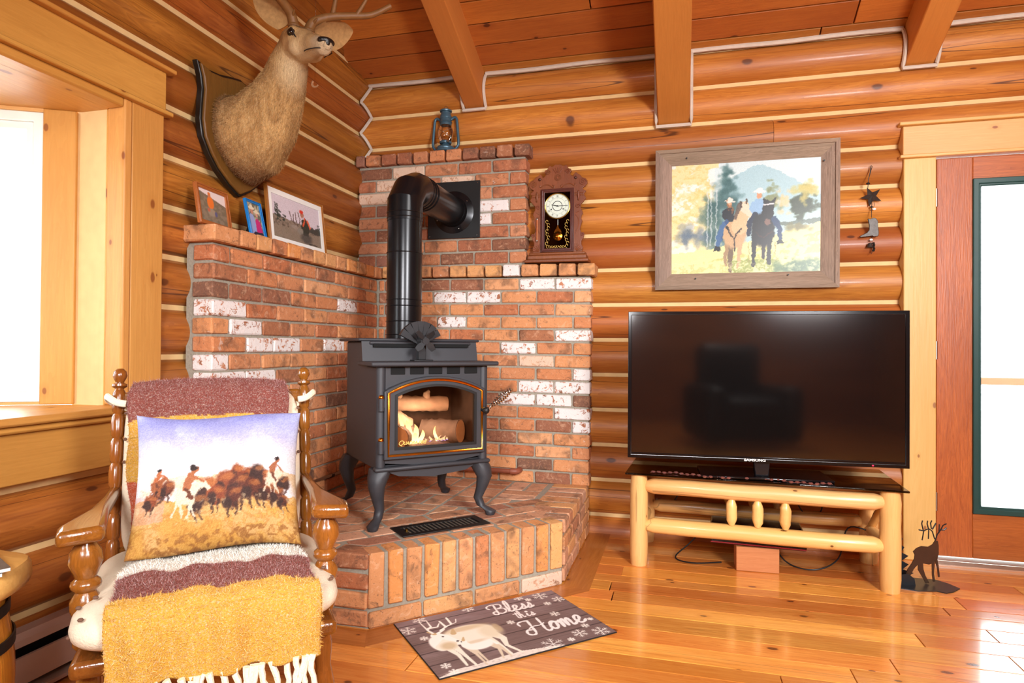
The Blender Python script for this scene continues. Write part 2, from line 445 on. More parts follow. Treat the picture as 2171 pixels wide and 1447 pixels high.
# beams
def beam(x0, x1, zb, label, depth):
    L = 5.0; c = Vector((0, -math.cos(ca), math.sin(ca)))
    o = G().bb(x0 - (x0 + x1) / 2, x1 - (x0 + x1) / 2, -L, 0, 0, depth).obj('ceiling_beam', M_BEAM, None, ((x0 + x1) / 2, YB + .01, zb), (-ca, 0, 0), bev=.006)
    struct(o, label, 'beam')
    return o
b1 = beam(-1.291, -1.163, 2.52, 'sawn ceiling beam above the oil lantern', .205)
b2 = beam(-.131, .044, 2.325, 'deep sawn ceiling beam above the framed riders picture', .40)
b3 = beam(1.113, 1.252, 2.525, 'sawn ceiling beam nearest the glass door', .205)
# caulk along the top log and around the beam ends
def caulk_path(pts, r=.013): G().tube(pts, r, 6).obj('caulk_line', M_CAULK, wall_back)
yk = YB - .025
for a, b in ((XL + .05, -1.30), (-1.155, -.135), (.05, 1.105), (1.26, XR)):
    caulk_path([(x, yk, 2.722 + .003 * math.sin(x * 9)) for x in np.linspace(a, b, 14)])
for x0, x1, zb in ((-1.291, -1.163, 2.52), (1.113, 1.252, 2.525), (-.131, .044, 2.325)):
    zt_ = 2.715
    lft = [(x0 - .008, YB - .012 - b_at(z, ZB), z) for z in np.linspace(zt_, zb - .008, 16)]
    rgt = [(x1 + .008, YB - .012 - b_at(z, ZB), z) for z in np.linspace(zb - .008, zt_, 16)]
    caulk_path(lft + rgt, .010)

# rest of the room, seen only in reflections
M_ROOM = wood('room_wall_wood', 'a8683a', '804a24', 0, .6, .5, .3, .1)
struct(G().bb(XL - .1, XR, YR - .1, YR, -.1, 5).obj('wall_front', M_ROOM), 'plain wooden wall behind the camera', 'wall')
struct(G().bb(XR, XR + .1, YR, YB + .1, -.1, 5).obj('wall_right', M_ROOM), 'plain wooden wall out of frame on the door side', 'wall')

# ---- bay window
TX = -1.915
win = struct(link('window_1', None, None, (0, 0, 0)), 'white vinyl bay window set in pine casing', 'window')
def casing(name, x0, x1, y0, y1, z0, z1, mat, bev=.004): 
    c = ((x0 + x1) / 2, (y0 + y1) / 2, (z0 + z1) / 2)
    return G().box((0, 0, 0), (x1 - x0, y1 - y0, z1 - z0)).obj(name, mat, win, c, bev=bev)
casing('casing_board', XL, TX, 1.838, 1.982, .845, 1.935, M_WTRIM_Z)
casing('casing_board', XL, TX, WY0 - .18, WY0 - .03, .845, 1.935, M_WTRIM_Z)
casing('head_board', XL, TX + .006, WY0 - .2, 1.985, 1.952, 2.10, M_TRIM_Y)
casing('head_cap', XL, TX + .03, WY0 - .23, 2.012, 2.10, 2.117, M_TRIM_Y)
casing('head_fillet', XL, TX + .022, WY0 - .22, 2.006, 1.935, 1.952, M_TRIM_Y)
casing('jamb_bead', XL, TX + .004, 1.80, 1.836, WZ0, 1.935, M_WTRIM_Z, .008)
casing('head_bead', XL, TX + .004, WY0, 1.80, WZ1, 1.935, M_TRIM_Y, .008)
casing('window_stool', XL - .02, TX + .045, WY0 - .2, 1.99, WZ0 - .026, WZ0, M_TRIM_Y, .008)
casing('stool_moulding', XL, TX + .025, WY0 - .18, 1.985, .792, .816, M_TRIM_Y, .008)
casing('apron_board', XL, TX + .004, WY0 - .18, 1.982, .637, .792, M_TRIM_Y)
# bay box: corner points of its plan (inside faces)
bayP = [(-2.105, 1.80), (-2.62, 1.52), (-2.62, .58), (-2.105, .30)]
floor_poly = [(XL + .01, 1.80)] + bayP + [(XL + .01, .30)]
Mz = Matrix(((1, 0, 0, 0), (0, 0, 1, 0), (0, 1, 0, 0), (0, 0, 0, 1)))
G().prism(floor_poly, WZ0 - .05, WZ0 - .001, Mz).obj('bay_seat', M_TRIM_Y, win, smooth=0)
G().prism(floor_poly, WZ1 + .0, WZ1 + .05, Mz).obj('bay_soffit', M_TRIM_Y, win, smooth=0)
casing('side_jamb', -2.105, XL + .005, 1.80, 1.83, WZ0, WZ1, M_WTRIM_Z, .003)
casing('side_jamb', -2.105, XL + .005, .27, .30, WZ0, WZ1, M_WTRIM_Z, .003)
M_GLASS = glass('window_glass', 'fbfdfd', 1.0)
hgt = WZ1 - WZ0
for i in range(3):
    a, b = Vector(bayP[i]), Vector(bayP[i + 1]); L = (b - a).length; ang = math.atan2((a - b).y, (a - b).x)
    M = Matrix.Translation((b.x, b.y, WZ0)) @ Matrix.Rotation(ang, 4, 'Z')
    if i == 0: cs = [0, .045, L - .118, L - .012]
    else: cs = [0, .06, L - .06, L]
    # wood jambs, white sash, glass
    for x0, x1 in ((cs[0], cs[1]), (cs[2], cs[3])):
        o = G().bb(x0, x1, -.01, .05, 0, hgt).obj('mullion_board', M_WTRIM_Z, win, bev=.004); o.matrix_local = M
    o = G().bb(cs[1], cs[2], -.006, .05, hgt - .012, hgt).bb(cs[1], cs[2], -.006, .05, 0, .01).obj('head_strip', M_TRIM_X, win); o.matrix_local = M
    sash = G().ring(*rect_ring(cs[1], cs[2], .01, hgt - .012, .034), .0, .05).ring(*rect_ring(cs[1] + .034, cs[2] - .034, .044, hgt - .046, .026), .012, .05).obj('sash', M_WHITE, win, bev=.003)
    sash.matrix_local = M
    G().bb(cs[1] + .055, cs[2] - .055, .028, .032, .065, hgt - .067).obj('pane', M_GLASS, sash)
# ---- glass door
M_GREEN = plain('dark_green_gasket', '1e4440', .35)
M_BRASS = plain('brass', 'd8a850', .25, 1.0)
M_STEEL = plain('worn_steel', 'b8b0a4', .35, 1.0)
door = struct(link('door_1', None, None, (DX0, 3.63, 0)), 'reddish wooden patio door with one large pane', 'door')
dw = DX1 - DX0
G().bb(.004, .163, 0, .045, .028, 2.028).obj('door_stile', M_DOOR_Z, door, bev=.003)
G().bb(dw - .163, dw - .004, 0, .045, .028, 2.028).obj('door_stile', M_DOOR_Z, door, bev=.003)
G().bb(.163, dw - .163, 0, .045, 1.915, 2.028).obj('door_rail', M_DOOR_X, door, bev=.003)
G().bb(.163, dw - .163, 0, .045, .028, .252).obj('door_rail', M_DOOR_X, door, bev=.003)
fr = G().ring(*rect_ring(.16, dw - .16, .25, 1.917, .028), -.012, .05).ring(*rect_ring(.176, dw - .176, .266, 1.90, .022), -.006, .05).obj('glazing_frame', M_GREEN, door, bev=.004)
G().bb(.18, dw - .18, .022, .027, .28, 1.89).obj('pane', M_GLASS, door)
for z in (1.83, 1.06, .30):
    G().cyl((0, -.006, z - .045), (0, -.006, z + .045), .007, n=10).obj('hinge', M_STEEL, door)
G().bb(-.02, dw + .02, -.05, .10, -.005, .022).obj('threshold', M_STEEL, door, bev=.003)
trim = struct(link('trim_1', None, None, (0, 0, 0)), 'pale pine casing boards around the patio door', 'trim')
def tr(name, x0, x1, z0, z1, y0, mat, y1=YB): 
    return G().box((0, 0, 0), (x1 - x0, y1 - y0, z1 - z0)).obj(name, mat, trim, ((x0 + x1) / 2, (y0 + y1) / 2, (z0 + z1) / 2), bev=.004)
tr('casing_board', 1.095, DX0 - .004, 0, 2.034, 3.61, M_TRIM_Z)
tr('casing_board', DX1 + .004, DX1 + .15, 0, 2.034, 3.61, M_TRIM_Z)
tr('head_board', 1.09, DX1 + .16, 2.05, 2.198, 3.605, M_TRIM_X)
tr('head_cap', 1.07, DX1 + .18, 2.198, 2.216, 3.585, M_TRIM_X)
tr('head_fillet', 1.075, DX1 + .175, 2.034, 2.05, 3.592, M_TRIM_X)
# outside: snowy-bright deck and its rail
M_DECK = plain('pale_deck', 'd8d4cc', .8)
deck = struct(G().bb(-6, 9, YB + .2, 14, -.3, -.1).bb(-14, XL - .8, -8, 14, -.9, -.7).obj('ground', M_DECK, smooth=0), 'pale bright ground outside the patio door', 'ground')
rail = thing('deck_railing', 'reddish deck railing seen through the door glass', 'railing', (2.1, 5.2, -.1))
M_RAIL = plain('rail_paint', '9a5a48', .6)
G().bb(-1.2, 1.6, -.04, .04, .92, .97).obj('top_rail', M_RAIL, rail)
for x in (-1.1, 1.5): G().bb(x - .045, x + .045, -.045, .045, 0, .92).obj('post', M_RAIL, rail)
# ================================================================== THE MASONRY
brick_cache = {}
def brick_mesh(L, H, D, var):
    k = (round(L, 3), round(H, 3), round(D, 3), var)
    if k not in brick_cache:
        rr = random.Random(var * 77 + int(L * 1000)); c = .0055
        x, y, z = L / 2, D / 2, H / 2
        bm = bmesh.new(); bmesh.ops.create_cube(bm, size=1.0)
        for v in bm.verts: v.co = Vector((v.co.x * L, v.co.y * D, v.co.z * H))
        bmesh.ops.bevel(bm, geom=bm.edges[:], offset=c, segments=1, affect='EDGES')
        for v in bm.verts:
            v.co += Vector((rr.uniform(-1, 1), rr.uniform(-.6, .6), rr.uniform(-1, 1))) * .0022
        me = bpy.data.meshes.new('brick'); bm.to_mesh(me); bm.free()
        me.materials.append(M_BRICK['red']); brick_cache[k] = me
    return brick_cache[k]
brnd = random.Random(11)
def brick(parent, L, H, D, loc, kind='red', rot=(0, 0, 0), jit=.003):
    o = link('brick', brick_mesh(L, H, D, brnd.randrange(5)), parent, (loc[0], loc[1] + brnd.uniform(-jit, jit), loc[2]), rot, mat=M_BRICK[kind])
    return o
CH = .0745; HT = .28           # course height, hearth height
BL, BW, BH = .2045, .098, .064
def wall_bricks(root, length, z0, rows, pitch, from_right, kind, whites, creams=(), depth=.098):
    for r in range(rows):
        z = z0 + (r + .5) * pitch
        x = 0.0; first = True
        while x < length - .012:
            full = BL if not (first and (rows - 1 - r) % 2 == (1 if from_right else 0)) else BW
            if length - x - full < .03: full = length - x
            full = min(full, length - x)
            if brnd.random() < .07 and not first and full == BL: full = BL - .03
            c = x + full / 2; cx_ = length - c if from_right else c
            kd = kind
            if any(abs(cx_ - w[0]) < full / 2 + .004 and abs(z - w[1]) < pitch / 2 for w in whites): kd = 'white'
            if any(abs(cx_ - w[0]) < full / 2 + .004 and abs(z - w[1]) < pitch / 2 for w in creams): kd = 'cream'
            brick(root, full, pitch - .0115, depth, (cx_, depth / 2, z), kd)
            x += full + .0105; first = False

# low wall along the left log wall, face towards +X
bw1 = thing('brick_wall', 'low reclaimed brick wall under the deer mount', 'wall', (-1.82, 2.14, 0), (0, 0, PI / 2))
L1 = 3.567 - 2.14
G().bb(.009, L1 + .08, .010, .135, HT - .004, 1.475).obj('mortar', M_MORTAR, bw1)
wl = [(2.248, 1.23), (2.369, 1.154), (2.481, 1.079), (2.714, 1.072), (3.122, 1.295), (2.17, 1.005), (2.247, .93), (2.477, .924), (3.121, 1.086)]
wall_bricks(bw1, L1, HT, 16, CH, False, 'red', [(a - 2.14, b) for a, b in wl])
x = -.03
while x < L1 - .02:
    w = .098 if x > 0 else .145
    brick(bw1, w, .066, .155, (x + w / 2, .045, 1.511), 'soldier' if brnd.random() < .75 else 'red')
    x += w + .012
# low wall along the back wall
bw2 = thing('brick_wall', 'low reclaimed brick wall behind the stove and under the clock', 'wall', (-1.82, 3.567, 0), (0, math.radians(.45), 0))
L2 = 1.32
G().bb(-.05, L2 - .009, .010, .10, HT - .004, 1.475).obj('mortar', M_MORTAR, bw2)
wr = [(-.829, 1.432), (-.608, 1.428), (-1.393, 1.364), (-1.198, 1.358), (-1.398, 1.215), (-.601, 1.131), (-.963, 1.056), (-.839, .824), (-.618, .83), (-.938, .75), (-.732, .751), (-.617, .671), (-.554, .601), (-.556, .898)]
wall_bricks(bw2, L2, HT, 16, CH, True, 'red', [(a + 1.82, b + .006) for a, b in wr], [(-.877 + 1.82, .98)])
x = L2 + .022
while x > .06:
    w = .098
    kd = 'white' if abs(x - w / 2 - .813) < .05 else ('soldier' if brnd.random() < .75 else 'red')
    brick(bw2, w, .066, .14, (x - w / 2, .04, 1.513), kd)
    x -= w + .012
# tall wall in the corner, above the cap
bw3 = thing('brick_wall', 'tall brick chimney wall in the corner that carries the stove pipe', 'wall', (-1.955, 3.567, 1.545))
L3 = 1.955 - .874
G().bb(.0, L3 - .009, .010, .112, -.02, .632).obj('mortar', M_MORTAR, bw3)
wt = [(-1.152, 1.896), (-1.096, 1.818)]; wc = [(-1.195, 2.057), (-1.535, 2.124), (-1.88, 1.953), (-1.745, 2.041)]
wall_bricks(bw3, L3, .004, 8, .0775, True, 'tall', [(a + 1.955, b - 1.545) for a, b in wt], [(a + 1.955, b - 1.545) for a, b in wc])
x = L3 + .026
while x > .0:
    w = min(.094, x + .01)
    brick(bw3, w, .066, .14, (x - w / 2, .04, .664), 'tall' if brnd.random() < .6 else 'red')
    x -= w + .012

# ---- hearth platform
hearth = thing('brick_hearth', 'raised corner hearth of reclaimed brick with a soldier course', 'hearth', (0, 0, 0))
ins = .013
core = [(-1.93, 2.144 + ins), (-1.124 - ins * .3, 2.144 + ins), (-.50 - ins, 2.80 + ins * .3), (-.50 - ins, 3.61), (-1.93, 3.61)]
G().prism(core, .0, HT - .0025, Mz).obj('mortar', M_MORTAR, hearth)
# a pale footing line
# end face towards the camera (stretchers), Y = 2.144
for r in range(4):
    z = (r + .5) * .07 if r < 3 else HT - .0295
    x = -1.124; first = True
    while x > -1.80:
        w = BL if not (first and r % 2) else .15
        w = min(w, x + 1.83)
        brick(hearth, w, .059, .098, (x - w / 2 - .004, 2.144 + .049, z), 'red')
        x -= w + .0105; first = False
# right face, X = -.50
for r in range(4):
    z = (r + .5) * .07 if r < 3 else HT - .030
    y = 2.80 + (.02 if r < 3 else .03); first = True
    while y < 3.59:
        w = (BL if not (first and r % 2) else BW) if r < 3 else BW
        w = min(w, 3.615 - y)
        if w < .02: break
        if r < 3: brick(hearth, w, .059, .098, (-.50 - .049, y + w / 2, z), 'soldier' if brnd.random() < .4 else 'paver', (0, 0, PI / 2), jit=.0)
        else: brick(hearth, w, .060, .2, (-.50 - .1, y + w / 2, z), 'soldier' if brnd.random() < .4 else 'paver', (0, 0, PI / 2), jit=0)
        y += w + .011; first = False
# the diagonal front: soldiers over a stretcher course
A = Vector((-1.124, 2.144)); B = Vector((-.50, 2.80)); dv = (B - A); Ld = dv.length; dv.normalize(); nv = Vector((-dv.y, dv.x)); ad = math.atan2(dv.y, dv.x)
ns = 12; pw = Ld / ns
for i in range(ns):
    c = A + dv * (pw * (i + .5)) + nv * .049
    brick(hearth, pw - .012 - brnd.uniform(0, .004), .205, .102, (c.x, c.y, HT - .1025 + brnd.uniform(-.002, .003)), 'soldier' if i != 5 else 'red', (brnd.uniform(-.01, .01), brnd.uniform(-.012, .012), ad), jit=0)
nb = 4; pb = Ld / nb
for i in range(nb):
    c = A + dv * (pb * (i + .5)) + nv * .049
    brick(hearth, pb - .012, .058, .1, (c.x, c.y, .031), 'cream' if i == 3 else 'soldier', (0, 0, ad), jit=0)
# pavers on top, each cut to its field
def clip(poly, a, b):
    """keep the side left of a->b"""
    out = []
    def sd(p): return (b[0] - a[0]) * (p[1] - a[1]) - (b[1] - a[1]) * (p[0] - a[0])
    for i in range(len(poly)):
        p, q = poly[i], poly[(i + 1) % len(poly)]; sp, sq = sd(p), sd(q)
        if sp >= 0: out.append(p)
        if sp * sq < 0:
            t = sp / (sp - sq); out.append((p[0] + (q[0] - p[0]) * t, p[1] + (q[1] - p[1]) * t))
    return out
def area(P): return abs(sum(P[i][0] * P[(i + 1) % len(P)][1] - P[(i + 1) % len(P)][0] * P[i][1] for i in range(len(P)))) / 2
def paver(poly, field, kind='paver'):
    for i in range(len(field)):
        poly = clip(poly, field[i], field[(i + 1) % len(field)])
        if len(poly) < 3: return
    if area(poly) < .0016: return
    c = (sum(p[0] for p in poly) / len(poly), sum(p[1] for p in poly) / len(poly)); k = .003
    low = [(p[0] - c[0], p[1] - c[1]) for p in poly]
    top = [(x * (1 - k / max(.03, math.hypot(x, y))), y * (1 - k / max(.03, math.hypot(x, y)))) for x, y in low]
    dz = brnd.uniform(-.0015, .0015)
    o = G().loft([[(x, y, -.012) for x, y in low], [(x, y, -.003) for x, y in low], [(x, y, 0) for x, y in top]]).obj('brick', M_BRICK['red'], hearth, (c[0], c[1], HT + dz), smooth=0)
    o.material_slots[0].link = 'OBJECT'; o.material_slots[0].material = M_BRICK[kind]
def off(d): return (A + nv * d), (B + nv * d)
# two bands of stretchers parallel to the front
for bi, (d0, d1) in enumerate(((.112, .206), (.218, .314), (.326, .42))):
    s = -.45 + .11 * bi
    field = [tuple(A + nv * d0 - dv * 1), tuple(A + nv * d0 + dv * 2), tuple(A + nv * d1 + dv * 2), tuple(A + nv * d1 - dv * 1)]
    lim = [(-1.81, 2.25), (-.612, 2.25), (-.612, 3.56), (-1.81, 3.56)]
    while s < Ld + .5:
        q = [A + dv * s + nv * (d0 + .002), A + dv * (s + .2) + nv * (d0 + .002), A + dv * (s + .2) + nv * (d1 - .002), A + dv * s + nv * (d1 - .002)]
        paver([tuple(p) for p in q], lim)
        s += .215
# basket weave behind, cut by the diagonal and the walls
d2 = .432
fa, fb = A + nv * d2, B + nv * d2
field = [tuple(fa - dv * .6), tuple(fb + dv * .6), (-.712, 3.56), (-1.815, 3.56), (-1.815, 2.25)]
def inside_fields(poly):
    p = clip(poly, tuple(fa), tuple(fb))
    return p
P_ = .2105
for i in range(-1, 7):
    for j in range(-1, 8):
        x0 = -.712 - (i + 1) * P_ ; y0 = 3.56 - (j + 1) * P_
        lim = [(-1.815, 2.256), (-.712, 2.256), (-.712, 3.56), (-1.815, 3.56)]
        for k in range(2):
            if (i + j) % 2: q = [(x0, y0 + k * .105), (x0 + .195, y0 + k * .105), (x0 + .195, y0 + k * .105 + .09), (x0, y0 + k * .105 + .09)]
            else: q = [(x0 + k * .105, y0), (x0 + k * .105 + .09, y0), (x0 + k * .105 + .09, y0 + .195), (x0 + k * .105, y0 + .195)]
            q = clip(q, tuple(fa), tuple(fb))
            if len(q) >= 3: paver(q, lim)
# right-hand margin at the wall end is covered by the header course; left margin row
# ================================================================== STOVE AND PIPE
M_SLOT_SHADE = plain('slot_shade_black', '040404', .9, var=.02)  # near-black paint standing in for the shade inside the stove slots
M_STOVE = plain('stove_paint', '343438', .5, 0.0, var=.12, scale=300, bump=.08)
M_PIPE = plain('stovepipe_black', '1c1c1e', .24, .5, var=.1, scale=8)
M_GOLD = plain('gold_trim', 'd88c2c', .18, 1.0, var=.05)
M_CHROME = plain('chrome_wire', 'd0c8c0', .15, 1.0)
M_LINER = plain('firebrick_liner', '6c5c52', .9, var=.5, scale=20)
M_CERAM = plain('ceramic_log', 'ccb49c', .9, var=.6, scale=26, bump=1.0)
M_CERAM2 = plain('charred_log', '8e8078', .9, var=.7, scale=26, bump=1.0)
M_CUT = plain('log_end_grain', 'd8b48c', .8, var=.3, scale=60)
M_FIREGLASS = glass('stove_glass', 'e8d4c4', .5)
def flame_mat(name, c0, c1, st):
    s = NT(name); s.t.nodes.remove(s.b)
    z = s.n('SeparateXYZ', {0: s.n('TexCoord').outputs['Generated']}).outputs[2]
    c = s.ramp(z, [(0, lin(c0)), (.35, lin('fff0b8')), (1, lin(c1))])
    e = s.n('Emission', {'Color': c, 'Strength': st}); s.t.links.new(e.outputs[0], s.out.inputs[0]); return s.m
M_FLAME = flame_mat('flame', 'fff0d0', 'ffcc80', 5)
M_BLUE = flame_mat('flame_base', '8878ff', 'f0c8c0', 2.2)

e2 = math.sqrt(.5)
SX, SY = -1.249, 2.82
stove = thing('gas_stove', 'dark grey freestanding gas stove with an arched glass door and lit fire', 'stove', (SX, SY, HT + .002), (0, 0, PI / 4))
side = [(-.262, .25), (.205, .25), (.205, .80), (-.105, .80), (-.128, .69), (-.262, .69)]
def sideM(x): return Matrix.Translation((x, 0, 0)) @ Matrix.Rotation(PI / 2, 4, 'Z')      # prism (x,z)->(y,z)
g = G()
for x0, x1 in ((-.262, -.245), (.245, .262)):
    M = Matrix(((0, 1, 0, 0), (1, 0, 0, 0), (0, 0, 1, 0), (0, 0, 0, 1)))
    g.prism(side, x0, x1, M)
g.bb(-.25, .25, .19, .205, .25, .80).bb(-.25, .25, -.26, .2, .25, .265).bb(-.25, .25, -.125, .2, .785, .80).bb(-.25, .25, -.26, -.12, .675, .69)
g.obj('body', M_STOVE, stove, bev=.006)
# corner columns
for sx in (-1, 1):
    G().tube([(sx * .245, -.262, .25), (sx * .245, -.262, .69)], .021, 14).obj('corner_post', M_STOVE, stove)
def arch(hw, z0, zs, zt, n=18):
    """closed outline: bottom left, bottom right, then the arc back from right to left"""
    s = zt - zs; r = (hw * hw + s * s) / (2 * s); a0 = math.asin(hw / r)
    P = [(-hw, z0), (0, z0), (hw, z0), (hw, (z0 + zs) / 2)]
    P += [(r * math.sin(a0 - 2 * a0 * i / n), zt - r + r * math.cos(a0 - 2 * a0 * i / n)) for i in range(n + 1)]
    return P + [(-hw, (z0 + zs) / 2)]
inn = arch(.215, .305, .60, .64)
cz = .46
def to_rect(P, hx, z0, z1):
    out = []
    for x, z in P:
        dx, dz = x, z - cz
        k = min((hx / abs(dx)) if abs(dx) > 1e-6 else 9e9, ((z1 - cz) / dz) if dz > 1e-6 else (((z0 - cz) / dz) if dz < -1e-6 else 9e9))
        out.append((dx * k, cz + dz * k))
    return out
G().ring(to_rect(inn, .25, .25, .69), inn, -.272, -.256).obj('front_panel', M_STOVE, stove)
for i in range(5):
    x = -.172 + i * .0875
    G().bb(x - .033, x + .033, -.275, -.268, .655, .687).obj('vent_slot', M_SLOT_SHADE, stove, bev=.006)  # black box on the panel, painted as a shaded opening
G().bb(-.302, .302, -.318, -.108, .692, .712).obj('shelf', M_STOVE, stove, bev=.007)
Mx = Matrix(((0, 1, 0, 0), (1, 0, 0, 0), (0, 0, 1, 0), (0, 0, 0, 1)))
G().prism([(-.128, .712), (-.122, .712), (-.104, .80), (-.110, .80)], -.285, .285, Mx).obj('riser', M_STOVE, stove)
for x0, x1 in ((-.235, -.03), (.06, .235)):
    G().prism([(-.1295, .774), (-.115, .774), (-.112, .790), (-.1265, .790)], x0, x1, Mx).obj('riser_slot', M_SLOT_SHADE, stove)  # black strip on the riser in place of a shaded gap
G().bb(-.30, .30, -.118, .215, .80, .814).obj('top_plate', M_STOVE, stove, bev=.006)
G().bb(-.275, .275, -.292, -.25, .243, .262).obj('ash_lip', M_STOVE, stove, bev=.008)
G().prism([(-.24, .25), (.24, .25), (.16, .215), (0, .20), (-.16, .215)], -.262, -.25).obj('apron', M_STOVE, stove)
# cabriole legs
for sx in (-1, 1):
    for sy in (-1, 1):
        secs = []
        for t, o_, r in ((1, .0, .05), (.86, .012, .046), (.70, .02, .036), (.5, .014, .027), (.3, .004, .021), (.16, .012, .020), (.10, .030, .024), (.07, .036, .027), (.0, .036, .021)):
            cx_, cy_, z = sx * (.232 + o_ * 1.35), sy * (.232 + o_ * 1.35 - (.05 if sy > 0 else 0)), .252 * t
            secs.append([(cx_ + r * math.cos(a) * (1.0), cy_ + r * math.sin(a), z) for a in (2 * PI * j / 8 + PI / 8 for j in range(8))])
        G().loft(secs[::-1]).obj('leg', M_STOVE, stove, smooth=50)
# door
od, idr = arch(.24, .295, .586, .648), arch(.187, .342, .566, .608)
door_s = G().ring(od, idr, -.30, -.272).obj('door', M_STOVE, stove, bev=.004)
mid = arch(.222, .313, .578, .632)
G().tube([(x, -.302, z) for x, z in mid], .0062, 8, closed=True).obj('gold_trim', M_GOLD, door_s)
ib = arch(.194, .335, .570, .613)
G().ring(ib, arch(.182, .347, .563, .603), -.304, -.296).obj('glass_retainer', M_BLACK, door_s)
G().prism(idr, -.289, -.285).obj('pane', M_FIREGLASS, door_s)
def text(txt, size, mat, parent, loc, rot, name='lettering', ext=.0004, align='CENTER', sx=1.0, shear=0.0, bold=0.0):
    c = bpy.data.curves.new(name, 'FONT'); c.body = txt; c.size = size; c.extrude = ext; c.align_x = align; c.shear = shear; c.offset = bold
    tmp = bpy.data.objects.new(name, c); COL.objects.link(tmp)
    me = bpy.data.meshes.new_from_object(tmp.evaluated_get(bpy.context.evaluated_depsgraph_get()))
    bpy.data.objects.remove(tmp); me.materials.clear(); me.materials.append(mat)
    o = link(name, me, parent, loc, rot); o.scale = (sx, 1, 1); return o
M_LETTER = plain('gold_lettering', 'e8b860', .4, 0)
text('Q', .03, M_LETTER, door_s, (-.176, -.2905, .352), (PI / 2, 0, 0), align='LEFT', shear=.3)
text('UADRA-FIRE', .019, M_LETTER, door_s, (-.152, -.2905, .354), (PI / 2, 0, 0), align='LEFT', shear=.3, bold=.0006)
for z in (.368, .548):
    h = G().cyl((-.252, -.292, z - .045), (-.252, -.292, z + .008), .013, n=14).bb(-.252, -.22, -.298, -.286, z - .03, z).obj('hinge', M_STOVE, stove)
    G().ball((-.252, -.292, z + .012), .012).obj('hinge_cap', M_GOLD, h)
hd = G().cyl((.226, -.298, .49), (.226, -.335, .49), .011, n=12).ball((.226, -.335, .49), .016).obj('handle', M_BLACK, stove)
ax0, ax1 = Vector((.226, -.335, .49)), Vector((.325, -.40, .59))
dd = (ax1 - ax0); nx = dd.orthogonal().normalized(); ny = dd.normalized().cross(nx)
coil = []
for i in range(141):
    t = i / 140; rr_ = .005 + .012 * math.sin(PI * max(0, (t - .2) / .8)) if t > .2 else .005
    a = t * 13 * 2 * PI
    coil.append(ax0 + dd * t + (nx * math.cos(a) + ny * math.sin(a)) * rr_)
G().tube(coil, .0034, 6).obj('handle_coil', M_CHROME, hd)
# firebox inside
g = G().bb(-.22, .22, .02, .03, .31, .66).bb(-.225, -.215, -.25, .03, .31, .66).bb(.215, .225, -.25, .03, .31, .66).bb(-.22, .22, -.25, .03, .31, .335).bb(-.22, .22, -.25, .03, .645, .66)
g.obj('firebox_liner', M_LINER, stove)
def fire_log(p0, p1, r, mat, seed, knobs=()):
    rr = random.Random(seed); P0, P1 = Vector(p0), Vector(p1); ax = (P1 - P0); a = ax.normalized(); u = a.orthogonal().normalized(); w = a.cross(u)
    secs = []; m = 14
    for i in range(m + 1):
        t = i / m; k = 1.0
        secs.append([P0 + ax * t + (u * math.cos(q) + w * math.sin(q)) * r * (1 + rr.uniform(-.09, .09)) for q in (2 * PI * j / 14 for j in range(14))])
    gg = G().loft(secs)
    o = gg.obj('ceramic_log', mat, stove, smooth=70)
    for q in (P0 - a * .001, P1 + a * .001):
        pass
    G().cyl(P1 - a * .002, P1 + a * .002, r * .93, n=16).obj('cut_end', M_CUT, o)
    for t, h in knobs:
        c = P0 + ax * t
        G().tube([c, c + Vector((0, -.01, r + h * .6)), c + Vector((.012, -.012, r + h))], [r * .75, r * .42, r * .2], 10).obj('knot_stub', mat, o)
    return o
fire_log((-.13, -.07, .515), (.13, -.11, .505), .036, M_CERAM, 1, ((.12, .03), (.62, .025)))
fire_log((-.235, -.17, .50), (-.075, -.11, .41), .046, M_CERAM, 2)
fire_log((.03, -.08, .38), (.155, -.215, .385), .056, M_CERAM2, 3)
fire_log((-.05, -.09, .37), (-.155, -.225, .375), .052, M_CERAM2, 4)
G().ball((0, -.13, .335), (.16, .10, .022), 16, 8).obj('ember_bed', plain('ember_bed', '8a7a78', .9, var=.6, scale=90, bump=1), stove)
def flame(x, y, h, r, lean, mat, z=.345):
    secs = []
    for t in (0, .12, .3, .5, .7, .86, 1):
        rr_ = r * (math.sin(PI * min(1, t * .8 + .2)) ** .8) * (1 - t * .25) + .0006
        secs.append([(x + lean * t * t + rr_ * math.cos(a) + .006 * math.sin(5 * t + x * 40), y + rr_ * .55 * math.sin(a), z + h * t) for a in (2 * PI * j / 10 for j in range(10))])
    G().loft(secs).obj('flame', mat, stove, smooth=80)
for a in ((-.085, -.21, .105, .020, -.03), (-.062, -.215, .085, .017, -.012), (-.104, -.205, .135, .012, -.045), (-.040, -.212, .058, .013, .01), (-.075, -.22, .05, .022, 0), (.036, -.205, .07, .008, -.004)):
    flame(*a, M_FLAME)
rr_ = random.Random(5)
for i in range(9):
    x_ = rr_.uniform(-.03, .10)
    flame(x_, -.225 + rr_.uniform(-.01, .02), rr_.uniform(.012, .026), .006, rr_.uniform(-.006, .006), M_BLUE, .35)
fl = bpy.data.lights.new('firelight', 'POINT'); fl.energy = 1.5; fl.color = (1, .92, .82); fl.shadow_soft_size = .04
flo = bpy.data.objects.new('firelight', fl); COL.objects.link(flo); flo.parent = stove; flo.location = (-.06, -.225, .47)

